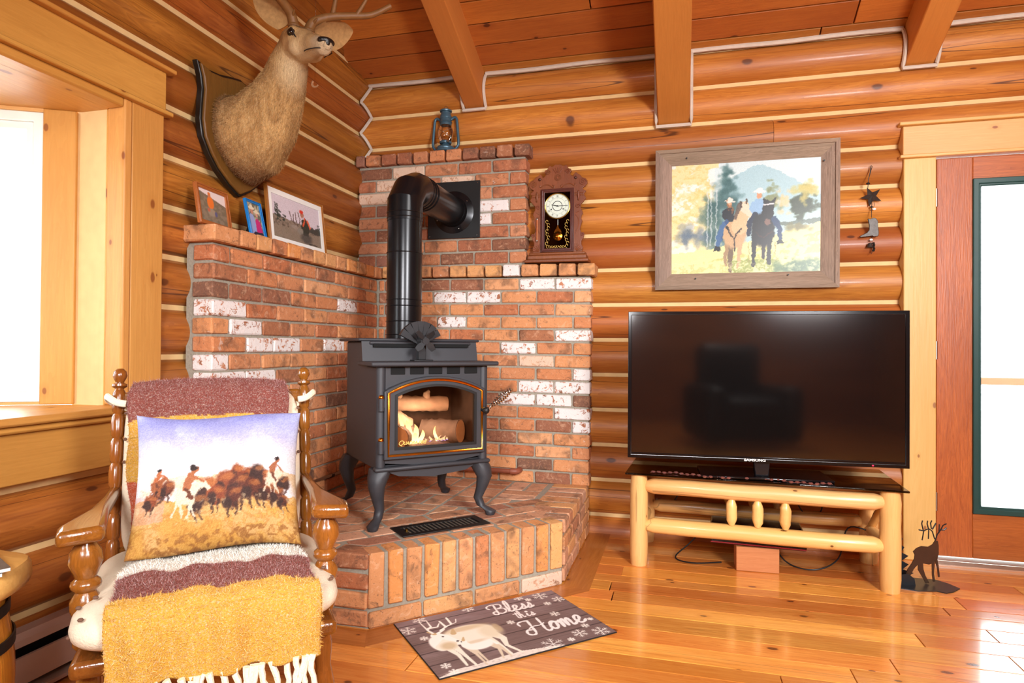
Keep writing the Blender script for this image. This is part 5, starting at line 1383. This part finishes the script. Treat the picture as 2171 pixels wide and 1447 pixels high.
for x, y, z in ((-.24, -.27, .51), (-.255, -.20, .51), (-.262, -.25, .47), (.25, -.24, .51), (.258, -.20, .50), (-.225, -.20, .527), (.24, -.19, .522)):
    G().ball((x, y, z), (.006, .006, .004), 8, 4).obj('dot', M_DOT, sp)
bp_ = thing('back_cushion', 'cream dotted back pad tied to the rocking chair posts', 'cushion', CL, (0, 0, CA))
superpad('pad', M_CREAM, bp_, (0, .247, .70), (.232, .24, .028), (math.radians(79),))
for sx in (-1, 1):
    G().tube(spline([(sx * .225, .25, .895), (sx * .25, .255, .90), (sx * .275, .28, .915), (sx * .272, .31, .90), (sx * .245, .315, .885), (sx * .225, .285, .88)], 5), .006, 8, flat=1.6).obj('tie', M_CREAM, bp_)
    for z in (.87, .80, .74): G().ball((sx * .225, .216 + (z - .7) * .2, z), (.005, .003, .005), 8, 4).obj('dot', M_DOT, bp_)

# ---- throw blanket: stripes woven in, fringe at the front hem
def paint_throw():
    w, h = 90, 260; c = Cv(w, h, 'e4aa40'); return c
path = [(.355, .70), (.352, .90), (.330, .952), (.295, .958), (.243, .93), (.212, .86), (.178, .70), (.148, .58), (.115, .551), (.06, .546), (-.06, .546), (-.20, .547), (-.285, .542), (-.318, .525), (-.336, .49), (-.342, .44), (-.345, .385)]
PP = spline(path, 12); PP = np.array(PP); dl_ = np.r_[0, np.cumsum(np.hypot(*np.diff(PP, axis=0).T))]; dl_ /= dl_[-1]
cvt = Cv(110, 320, 'e4aa40')
vy = np.interp(cvt.vv, dl_, PP[:, 0]); vz = np.interp(cvt.vv, dl_, PP[:, 1])
nzb = fbm(110, 320, 18, 3)
edge = .012 * (nzb - .5)
mar, red, crm, gld = '8c463c', 'cc5c38', 'ece2d4', 'e2a63a'
onback = vy > .12
cvt.put(onback & (vz > .862 + edge), mar); cvt.put((vy > .30), mar); cvt.put(onback & (vz < .69 + edge) & (vz > .555), red)
cvt.put((vy <= .155) & (vz < .575 + edge) & (vy > -.135 + edge), crm); cvt.put((vy <= -.135 + edge) & (vy > -.275 + edge) & (vz > .53), mar)
tb = thing('throw_blanket', 'fuzzy maroon and gold striped throw draped over the rocking chair', 'blanket', CL, (0, 0, CA))
M_THROW = print_mat('throw_wool', .95, fuzz=.55)
def throw_fn(u, v):
    y = np.interp(v, dl_, PP[:, 0]); z = np.interp(v, dl_, PP[:, 1])
    hw0 = np.interp(v, [0, .35, .5, .75, 1], [.205, .205, .20, .198, .205]); off_ = np.interp(v, [0, .4, .6, 1], [-.012, -.012, .004, .012])
    x = off_ + (u - .5) * 2 * hw0 + .004 * np.sin(v * 40 + u * 3)
    wv = .005 * np.sin(u * 17 + v * 9) + .004 * np.sin(u * 31 - v * 13)
    edgec = np.abs(u - .5) * 2
    z = z + np.where(y < .1, wv * .5, 0) - np.where((y < .1) & (y > -.30), .014 * np.clip((edgec - .75) / .25, 0, 1) ** 2, 0) + np.where((y > .2), -.012 * (np.abs(u - .5) * 2) ** 3, 0)
    y = y + wv * np.where(z < .52, 1.6, .6)
    return x, y, z
sheet = print_grid('woven_sheet', cvt, throw_fn, M_THROW, tb)
md = sheet.modifiers.new('thick', 'SOLIDIFY'); md.thickness = .006; md.offset = 1
rs_ = np.random.RandomState(5); nf = 46000
fu, fv = rs_.rand(nf), rs_.rand(nf) * .99; fu[:3000] = (rs_.rand(3000) > .5) * 1.0
def tf(u, v): return np.stack(throw_fn(u, v), -1)
p0 = tf(fu, fv); du = tf(np.clip(fu + .004, 0, 1.01), fv) - p0; dvv = tf(fu, fv + .004) - p0
nn = -np.cross(du, dvv); nn /= np.linalg.norm(nn, axis=1)[:, None] + 1e-9
rd = rs_.randn(nf, 3); rd /= np.linalg.norm(rd, axis=1)[:, None]
dd_ = nn * .55 + rd * .75; dd_ *= (rs_.uniform(.004, .011, nf))[:, None]
fc_ = cvt.linear()[np.clip((fv * 320).astype(int), 0, 319), np.clip((fu * 110).astype(int), 0, 109)]
fc_ = fc_ * (1 - .35 * rs_.rand(nf, 1) ** 2) + .25 * rs_.rand(nf, 1) ** 2
fibers('wool_fuzz', p0, dd_, .00055, print_mat('wool_fibre', .9), tb, fc_)
M_FRINGE = plain('cream_wool', 'ecdcc0', .95, var=.3, scale=200, bump=.6)
rr = random.Random(12)
for i in range(24):
    u = (i + .5) / 24; x = .012 + (u - .5) * 2 * .2; L = rr.uniform(.10, .135); y0 = -.345 + rr.uniform(-.006, .004)
    P = [(x + rr.uniform(-.003, .003) + .010 * math.sin(3 * t + i), y0 - .004 * t, .392 - L * t) for t in np.linspace(0, 1, 9)]
    G().tube(P, [.0075, .0066, .0068, .006, .0064, .0056, .006, .0054, .003], 7).obj('fringe_strand', M_FRINGE, tb)

# ---- picture pillow
def paint_pillow():
    w, h = 210, 190; c = Cv(w, h, 'c8c8ec'); n = fbm(w, h, 8, 21); n2 = fbm(w, h, 40, 23)
    c.p[:] = c.grad('f4ecf0', '9c9cdc', .55, .95); c.put(np.clip((n - .45) * 3, 0, 1) * (c.vv > .5), 'e4ecfc', .4); c.put(np.clip(.62 - np.abs(c.vv - .62) * 4, 0, 1), 'fcf4ec', .8)
    c.put(c.vv < .30 + .05 * n + .05 * (1 - c.u), 'e0a040', .95); c.put((c.vv < .52 - .02 * c.u) * np.clip((n - .42) * 5, 0, 1), 'e8b878', .7); c.put((c.vv < .28) * np.clip((n2 - .45) * 6, 0, 1), 'b86c20', .65); c.put((c.vv < .24) * np.clip((n2 - .55) * 8, 0, 1), 'f0c868', .6); c.put((c.vv < .12) * np.clip((n2 - .5) * 6, 0, 1), '8c4c1c', .6)
    c.put((c.u < .18) * (c.vv < .4) * (c.vv > .22), 'd8a0a8', .4)
    rr = random.Random(31)
    for x, y, k in ((.14, .42, .6), (.19, .44, .6), (.60, .50, .8), (.68, .47, .8), (.78, .46, .7), (.83, .43, .7), (.91, .42, .6), (.73, .50, .7), (.53, .44, 1), (.42, .42, 1.0), (.48, .36, .8), (.62, .40, 1.1), (.58, .33, .9), (.70, .38, .9), (.79, .36, .8), (.86, .34, .7), (.37, .32, .8), (.90, .30, .6), (.10, .36, .6)):
        col = rr.choice(('6c2c14', '8c3c18', '5c2410', 'a04c20', '3c1c14'))
        c.ell(x, y, .062 * k, .085 * k, col, .95, .35, rr.uniform(-.3, .3)); c.ell(x - .035 * k, y - .035 * k, .035 * k, .055 * k, '34180f', .9, .4); c.ell(x + .02 * k, y + .04 * k, .04 * k, .025 * k, 'c87838', .6, .7)
        for dx in (-.03, .025): c.line([(x + dx * k, y - .05 * k), (x + dx * k + rr.uniform(-.02, .02), y - .15 * k)], [.03 * k, .012 * k], '3c1c10', .8)
    for x, y, k, hs, sk in ((.30, .44, .85, 'f0dcc0', 'b4683c'), (.83, .50, .6, 'e8d0b4', 'a45c34'), (.12, .50, .45, 'a4582c', 'c06838')):
        c.ell(x, y - .06 * k, .075 * k, .085 * k, hs, 1, .3, -.3); c.line([(x + .05 * k, y - .03 * k), (x + .11 * k, y + .03 * k), (x + .15 * k, y - .03 * k)], [.08 * k, .055 * k, .03 * k], hs)
        for dx, ex in ((-.05, -.09), (-.03, -.02), (.03, .07), (.05, .02)): c.line([(x + dx * k, y - .11 * k), (x + ex * k, y - .24 * k)], [.035 * k, .014 * k], hs, .95)
        c.line([(x, y), (x + .03 * k, y + .10 * k)], [.07 * k, .06 * k], sk); c.line([(x + .03 * k, y + .10 * k), (x + .11 * k, y + .04 * k)], .025 * k, sk); c.ell(x + .05 * k, y + .145 * k, .02 * k, .03 * k, sk, 1, .3); c.ell(x + .04 * k, y + .165 * k, .022 * k, .022 * k, '28140f', 1, .3); c.line([(x, y - .02 * k), (x + .04 * k, y - .09 * k)], .035 * k, '6c3418')
    c.put(np.clip((n2 - .55) * 6, 0, 1) * (c.vv < .34) * (c.vv > .2), 'f4dcb0', .5)
    c.p *= .8
    return c.warp(8, 30, 3, .05)
pi_ = thing('throw_pillow', 'square pillow printed with a bison hunt on the rocking chair', 'pillow', (0, 0, 0))
Mw = Matrix.Translation(CL) @ Matrix.Rotation(CA, 4, 'Z') @ Matrix.Translation((.006, -.055, .548)) @ Matrix.Rotation(math.radians(-22), 4, 'X') @ Matrix.Rotation(math.radians(1.5), 4, 'Y')
pi_.matrix_world = Mw
PWD, PHT, PTH = .395, .352, .072
def pil(sgn):
    def fn(u, v):
        a, b = 2 * u - 1, 2 * v - 1
        x = a * PWD / 2 * (1 - .07 * (1 - b * b)); z = PHT / 2 + b * PHT / 2 * (1 - .06 * (1 - a * a)) + .006 * np.sin(a * 3)
        t = np.clip((1 - np.abs(a) ** 2.4) * (1 - np.abs(b) ** 2.4), 0, 1) ** .5
        y = sgn * (PTH * t + .004 * np.sin(a * 9 + b * 4) * t + .003)
        return x, y, z
    return fn
M_PILLOW = print_mat('pillow_print', .8)
print_grid('printed_front', paint_pillow(), pil(-1), M_PILLOW, pi_)
cb_ = Cv(30, 30, '4a3428'); print_grid('plain_back', cb_, pil(1), M_PILLOW, pi_)

# ================================================================== DEER MOUNT
DY = 2.40
dr = Vector((-1.93, DY, 1.72))
deer = thing('deer_mount', 'shoulder mounted mule deer on a wooden shield above the brick', 'deer mount', dr)
M_SHLD = wood('shield_wood', '7c5020', '5c3812', 2, 1.2, .5, 0, .05)
half = [(0, 0), (.07, .035), (.14, .085), (.19, .14), (.228, .20), (.242, .27), (.238, .33), (.232, .40), (.240, .45), (.262, .505), (.20, .49), (.13, .497), (.06, .515), (0, .528)]
shp = half + [(-y, z) for y, z in half[-2:0:-1]]
My_ = Matrix(((0, 1, 0, 0), (1, 0, 0, 0), (0, 0, 1, 0), (0, 0, 0, 1)))     # prism x->world y, push along X
def sh(k, x0, x1): return [(y * k, .26 + (z - .26) * k) for y, z in shp], x0, x1
sb = G().prism(*sh(1.0, -.005, .022), My_).obj('shield_edge', plain('shield_edge_black', '18140f', .35), deer, bev=.004)
G().prism(*sh(.955, .018, .034), My_).obj('shield', M_SHLD, deer, bev=.005)

def sect(c, t, rl, ru, rd, n=24, lat=None, pinch=0.0, box=1.0):
    c, t = Vector(c), Vector(t).normalized()
    lat = Vector((0, 1, 0)) if lat is None else Vector(lat); lat = (lat - t * lat.dot(t)).normalized(); up = t.cross(lat)
    if up.z < 0 and abs(t.z) < .95: up = -up
    out = []
    for j in range(n):
        a = 2 * PI * j / n; s_, c_ = math.sin(a), math.cos(a)
        k_ = 1 - pinch * max(0, -s_) ** 1.3; c_ = math.copysign(abs(c_) ** box, c_); s2 = math.copysign(abs(s_) ** box, s_)
        out.append(c - dr + lat * c_ * rl * k_ + up * s2 * (ru if s_ > 0 else rd))
    return out
neck = [sect((-1.905, DY, 1.97), (1, 0, 0), .185, .175, .165, pinch=.5, box=.72), sect((-1.87, DY, 1.965), (1, 0, .1), .195, .18, .185, pinch=.5, box=.75), sect((-1.825, DY, 1.985), (.88, 0, .45), .18, .175, .185, pinch=.42, box=.85), sect((-1.765, DY, 2.055), (.65, 0, .75), .152, .15, .15, pinch=.25, box=.95),
        sect((-1.712, 2.398, 2.14), (.55, 0, .83), .120, .114, .112), sect((-1.672, 2.392, 2.215), (.45, -.05, .88), .098, .092, .090), sect((-1.642, 2.382, 2.295), (.35, -.1, .92), .080, .078, .076), sect((-1.62, 2.376, 2.355), (.35, -.2, .88), .062, .062, .056)]
O_ = Vector((-1.60, 2.372, 2.362)); NS = Vector((-1.318, 2.188, 2.246)); hv = (NS - O_).normalized(); HL = (NS - O_).length
rv = Vector((hv.y, -hv.x, 0)).normalized(); uv_ = rv.cross(hv); uv_ = uv_ if uv_.z > 0 else -uv_
def hs(d, rl, ru, rd, drop=0.0): return sect(O_ + hv * d - uv_ * drop, hv, rl, ru, rd, lat=rv)
head = [hs(-.075, .025, .03, .03), hs(-.06, .052, .05, .055), hs(-.02, .070, .064, .075), hs(.03, .076, .066, .082), hs(.08, .072, .056, .080), hs(.12, .058, .046, .074), hs(.16, .047, .038, .064, .004), hs(.20, .041, .034, .052, .006), hs(.24, .038, .031, .044, .008), hs(.275, .036, .028, .040, .008), hs(.30, .030, .022, .034, .008), hs(.315, .016, .012, .02, .008)]
gb = G().loft(neck).loft(head)
for sgn in (-1, 1):      # brow ridges and cheeks
    gb.ball(O_ - dr + hv * .075 + rv * sgn * .050 + uv_ * .032, (.028, .028, .020), 12, 8)
    gb.ball(O_ - dr + hv * .10 + rv * sgn * .032 - uv_ * .030, (.045, .045, .04), 12, 8)
gb.ball(O_ - dr + hv * .285 - uv_ * .034, (.026, .026, .018), 12, 8)
def fur_mat():
    s = NT('deer_fur'); tc = s.n('TexCoord').outputs['Object']
    v = s.n('Mapping', {'Vector': tc, 'Scale': (1, 1, .35)}).outputs[0]
    n1 = s.noise(v, 14, 5, .6, .8); n2 = s.noise(v, 150, 3, .7, 1.2)
    sp_ = s.n('SeparateXYZ', {0: tc})
    c = s.mix(s.step(n1, .35, .68), lin('c89c64'), lin('9c7244'))
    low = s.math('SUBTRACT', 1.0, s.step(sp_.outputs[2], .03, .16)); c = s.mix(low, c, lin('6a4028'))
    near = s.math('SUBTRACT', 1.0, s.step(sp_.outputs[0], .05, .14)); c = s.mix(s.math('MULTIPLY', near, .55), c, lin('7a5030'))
    # pale throat and muzzle
    ds = s.n('VectorMath', {0: tc, 1: tuple(O_ - dr + hv * .12 - uv_ * .10)}, operation='DISTANCE').outputs['Value']
    c = s.mix(s.math('MULTIPLY', s.math('SUBTRACT', 1.0, s.step(ds, .05, .16)), .8), c, lin('d8c098'))
    dm = s.n('VectorMath', {0: tc, 1: tuple(O_ - dr + hv * .27 - uv_ * .02)}, operation='DISTANCE').outputs['Value']
    c = s.mix(s.math('MULTIPLY', s.math('SUBTRACT', 1.0, s.step(dm, .03, .09)), .7), c, lin('d8c4a4'))
    df_ = s.n('VectorMath', {0: tc, 1: tuple(O_ - dr + hv * .03 + uv_ * .08)}, operation='DISTANCE').outputs['Value']
    c = s.mix(s.math('MULTIPLY', s.math('SUBTRACT', 1.0, s.step(df_, .04, .09)), .75), c, lin('5a3a20'))
    c = s.mix(s.math('MULTIPLY', s.step(n2, .45, .7), .4), c, lin('e0c090')); c = s.mix(s.math('MULTIPLY', s.step(n2, .58, .75), .35), c, lin('5c3c20'))
    s.bump(s.math('ADD', n2, n1), .9, .008)
    return s.set(c, .95, spec=.1)
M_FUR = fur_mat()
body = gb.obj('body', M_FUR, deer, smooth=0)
md = body.modifiers.new('fuse', 'REMESH'); md.mode = 'VOXEL'; md.voxel_size = .0075; md.use_smooth_shade = True
md = body.modifiers.new('relax', 'SMOOTH'); md.iterations = 6; md.factor = .5
def coat(secs, n, seed, lens):
    r = np.random.RandomState(seed); S = np.array([[tuple(p) for p in q] for q in secs]); m, k, _ = S.shape
    i = r.randint(0, m - 1, n); j = r.randint(0, k, n); t = r.rand(n, 1); q = r.rand(n, 1); j2 = (j + 1) % k
    a = S[i, j] * (1 - q) + S[i, j2] * q; b = S[i + 1, j] * (1 - q) + S[i + 1, j2] * q; P = a * (1 - t) + b * t
    C_ = S.mean(1); c = C_[i] * (1 - t) + C_[i + 1] * t; N = P - c; N /= np.linalg.norm(N, axis=1)[:, None] + 1e-9
    Fl = a - b; Fl /= np.linalg.norm(Fl, axis=1)[:, None] + 1e-9
    L = np.array(lens)[i] * r.uniform(.6, 1.2, n); D = (Fl * .85 + N * .32 + r.randn(n, 3) * .16) * L[:, None]
    return P - N * .003, D
pa, da = coat(neck[:-1], 34000, 1, [.016, .020, .020, .018, .015, .012]); pb_, db = coat(head, 9000, 2, [.008] * 4 + [.007] * 3 + [.005] * 4)
fibers('fur', np.concatenate([pa, pb_]), np.concatenate([da, db]), .0011, M_FUR, deer)
def at(d, r, u): return O_ - dr + hv * d + rv * r + uv_ * u
M_EYE = plain('glass_eye', '0a0806', .05, coat=1)
M_NOSE = plain('black_nose', '141210', .3, bump=.5, scale=150)
M_LID = plain('dark_lid', '241810', .7)
for sgn in (-1, 1):
    e_ = G().ball(at(.082, sgn * .060, .022), (.021, .021, .018), 14, 10).obj('eye', M_EYE, deer)
    P = [at(.082 + .024 * math.cos(a), sgn * (.064 + .004 * math.sin(a)), .022 + .016 * math.sin(a)) for a in np.linspace(0, 2 * PI, 17)[:-1]]
    G().tube(P, .0035, 6, closed=True).tube([at(.105, sgn * .062, .018), at(.125, sgn * .054, .002)], [.004, .002], 6).obj('eyelid', M_LID, e_)
    G().tube(spline([tuple(at(.305, sgn * .012, -.026)), tuple(at(.29, sgn * .031, -.030)), tuple(at(.26, sgn * .038, -.034)), tuple(at(.215, sgn * .042, -.040)), tuple(at(.195, sgn * .043, -.046))], 5), .0022, 6).obj('mouth_line', M_LID, deer)
nz_ = G().ball(at(.304, 0, -.006), (.014, .014, .013), 10, 8)
for q_ in np.linspace(-.021, .021, 8): nz_.ball(at(.300 - 18 * q_ * q_, q_, .006 - 8 * q_ * q_), (.0155, .0155, .0135), 12, 8)
nz_ = nz_.obj('nose', M_NOSE, deer, smooth=0)
md = nz_.modifiers.new('fuse', 'REMESH'); md.mode = 'VOXEL'; md.voxel_size = .003; md.use_smooth_shade = True
md = nz_.modifiers.new('relax', 'SMOOTH'); md.iterations = 8; md.factor = .5
M_EAR = plain('ear_fur', 'a47c4c', .95, var=.8, scale=60, bump=.6); M_EARIN = plain('inner_ear', 'c8ac80', .95, var=.6, scale=40, bump=.6)
def ear(sgn, axis, face):
    base = at(-.005, sgn * .060, .048); ax = Vector(axis).normalized(); fc = Vector(face); fc = (fc - ax * fc.dot(ax)).normalized(); sd = ax.cross(fc)
    g_ = G(); secs = []
    for i in range(15):
        t = i / 14; w = .062 * (math.sin(PI * min(1, .12 + t * .88)) ** .75) + .002; w = w if t < .98 else .004; cup = .030 * (1 - .5 * t)
        ring = []
        for j in range(9):
            q = -1 + 2 * j / 8; ring.append(base + ax * .20 * t + sd * w * q + fc * (cup * (q * q) * (w / .06)))
        for j in range(9):
            q = 1 - 2 * j / 8; ring.append(base + ax * .20 * t + sd * w * q * .97 + fc * (cup * (q * q) * (w / .06) - .007))
        secs.append(ring)
    return g_.loft(secs).obj('ear', M_EAR, deer, smooth=80)
ear(1, rv * .62 + Vector((0, 0, 1)) * .8 - hv * .1, hv * 1.0 + rv * .7)
ear(-1, -rv * .92 + Vector((0, 0, 1)) * .42 + hv * .12, hv * 1.0 - rv * .2 - Vector((0, 0, .3)))
M_ANT = plain('antler_bone', '7c5228', .55, var=.7, scale=30, bump=.6)
for sgn in (-1, 1):
    def ap(f, o, u): return tuple(at(f, sgn * o, u))
    beam_ = spline([ap(.02, .032, .055), ap(.015, .05, .10), ap(.03, .11, .14), ap(.06, .19, .17), ap(.09, .27, .20), ap(.12, .34, .26)], 6)
    g_ = G().tube(beam_, [.022 - .011 * i / (len(beam_) - 1) for i in range(len(beam_))], 10)
    for P, r in (([ap(.07, .21, .175), ap(.09, .24, .27), ap(.10, .235, .38)], .011), ([ap(.035, .12, .142), ap(.02, .13, .24), ap(.03, .12, .34), ap(.06, .10, .42)], .012), ([ap(.025, .125, .24), ap(-.02, .17, .34), ap(-.02, .20, .42)], .010), ([ap(.02, .045, .09), ap(.05, .05, .115)], .010)):
        Q = spline(P, 5); g_.tube(Q, [r * (1 - .75 * i / (len(Q) - 1)) for i in range(len(Q))], 8)
    a_ = g_.obj('antler', M_ANT, deer, smooth=60)
    G().tube([Vector(ap(.02, .032, .058)) + Vector((math.cos(t), math.sin(t), 0)) * .02 for t in np.linspace(0, 2 * PI, 13)[:-1]], .007, 6, closed=True).obj('burr', M_ANT, a_)

# ================================================================== BARREL TABLE, MAGAZINES, HEATER
bt_ = thing('barrel_table', 'small barrel side table with a thick rounded wooden top', 'side table', (-1.728, 1.078, 0))
M_STAVE = wood('barrel_stave', 'd8852c', 'a85a14', 2, 1.2, .3, 0, .18, coat=.3, streak=.7)
ns_ = 16
for k in range(ns_):
    a0, a1 = 2 * PI * k / ns_ + .006, 2 * PI * (k + 1) / ns_ - .006; secs = []
    for i in range(9):
        z = .02 + .43 * i / 8; r = .155 + .028 * math.sin(PI * i / 8)
        secs.append([(rr_ * math.cos(a), rr_ * math.sin(a), z) for rr_, a in ((r, a0), (r * 1.004, (a0 + a1) / 2), (r, a1), (r - .018, a1), (r - .018, a0))])
    G().loft(secs).obj('stave', M_STAVE, bt_)
for z, r in ((.06, .168), (.14, .179), (.33, .1795), (.41, .168)):
    G().lathe([(r, z - .014), (r + .0035, z - .013), (r + .0035, z + .013), (r, z + .014), (r - .003, z)], 40).obj('hoop', M_BLACK, bt_)
tp = []
for j in range(40):
    a = 2 * PI * j / 40; tp.append((.205 + .012 * math.sin(3 * a) + .006 * math.sin(7 * a + 1)))
secs = [[(tp[j] * k * math.cos(2 * PI * j / 40), tp[j] * k * math.sin(2 * PI * j / 40), z) for j in range(40)] for k, z in ((.90, .452), (.97, .462), (1.0, .48), (.99, .505), (.955, .518), (.90, .522), (.5, .522), (.05, .522))]
G().loft(secs).obj('table_top', wood('table_top_pine', 'eab868', 'd09a48', 0, 1.0, .3, 0, .05, coat=.4), bt_)
G().tube(spline([(.17, -.06, .45), (.20, -.05, .40), (.20, -.04, .33), (.19, -.03, .27)], 5), .003, 6).obj('twine', plain('twine', 'c89a50', .9), bt_)
M_PAGE = plain('magazine_pages', 'dcdcd8', .6)
def paint_mag(seed, c0, c1):
    c = Cv(40, 52, c0); n = fbm(40, 52, 6, seed); c.put(np.clip((n - .45) * 4, 0, 1), c1, .8); c.put(c.vv > .84, 'e8ecec'); c.put((c.vv > .88) & (c.vv < .95) & (np.sin(c.u * 40) > -.2), '4c6c80'); c.put((c.u > .72) & (c.vv < .8), '5c5450', .8); return c
for k, (lb, sd_, c0, c1) in enumerate((('lower magazine with a blue cover on the barrel table', 5, '8cb0cc', 'd8e4e8'), ('upper magazine with a grey green cover on the barrel table', 9, '7c8c84', 'c8ccc4'))):
    mg = thing('magazine', lb, 'magazine', (-1.672 + k * .006, 1.085 - k * .004, .5235 + k * .0085), (0, 0, math.radians(58 + 7 * k)))
    G().bb(-.105, .105, -.135, .135, 0, .0075).obj('pages', M_PAGE, mg)
    print_grid('cover', paint_mag(sd_, c0, c1), lambda u, v: ((u - .5) * .212, (v - .5) * .272, np.full_like(u, .0079)), M_PRINT, mg)
M_HEAT = plain('heater_enamel', 'bca69a', .5, .1, var=.1)
ht = thing('baseboard_heater', 'beige electric baseboard heater below the bay window', 'heater', (XL + .056, 0, 0))
y0, y1 = .1, 2.10
def hp_(P, nm, m, a=y0, b=y1): return G().prism(P, a, b).obj(nm, m, ht, smooth=30)
hp_([(0, .03), (.012, .03), (.012, .19), (0, .19)], 'back_plate', M_BLACK)
hp_([(.0, .185), (.0, .20), (.045, .20), (.062, .185), (.062, .165), (.056, .165), (.056, .182), (.042, .192)], 'hood', M_HEAT)
hp_([(.050, .052), (.060, .05), (.060, .132), (.054, .134)], 'front_panel', M_HEAT); hp_([(.0, .012), (.066, .012), (.070, .026), (.0, .03)], 'bottom_lip', M_HEAT)
for y in (.9, 1.62, 2.05): G().bb(.01, .058, y - .003, y + .003, .026, .185).obj('divider', M_HEAT, ht)
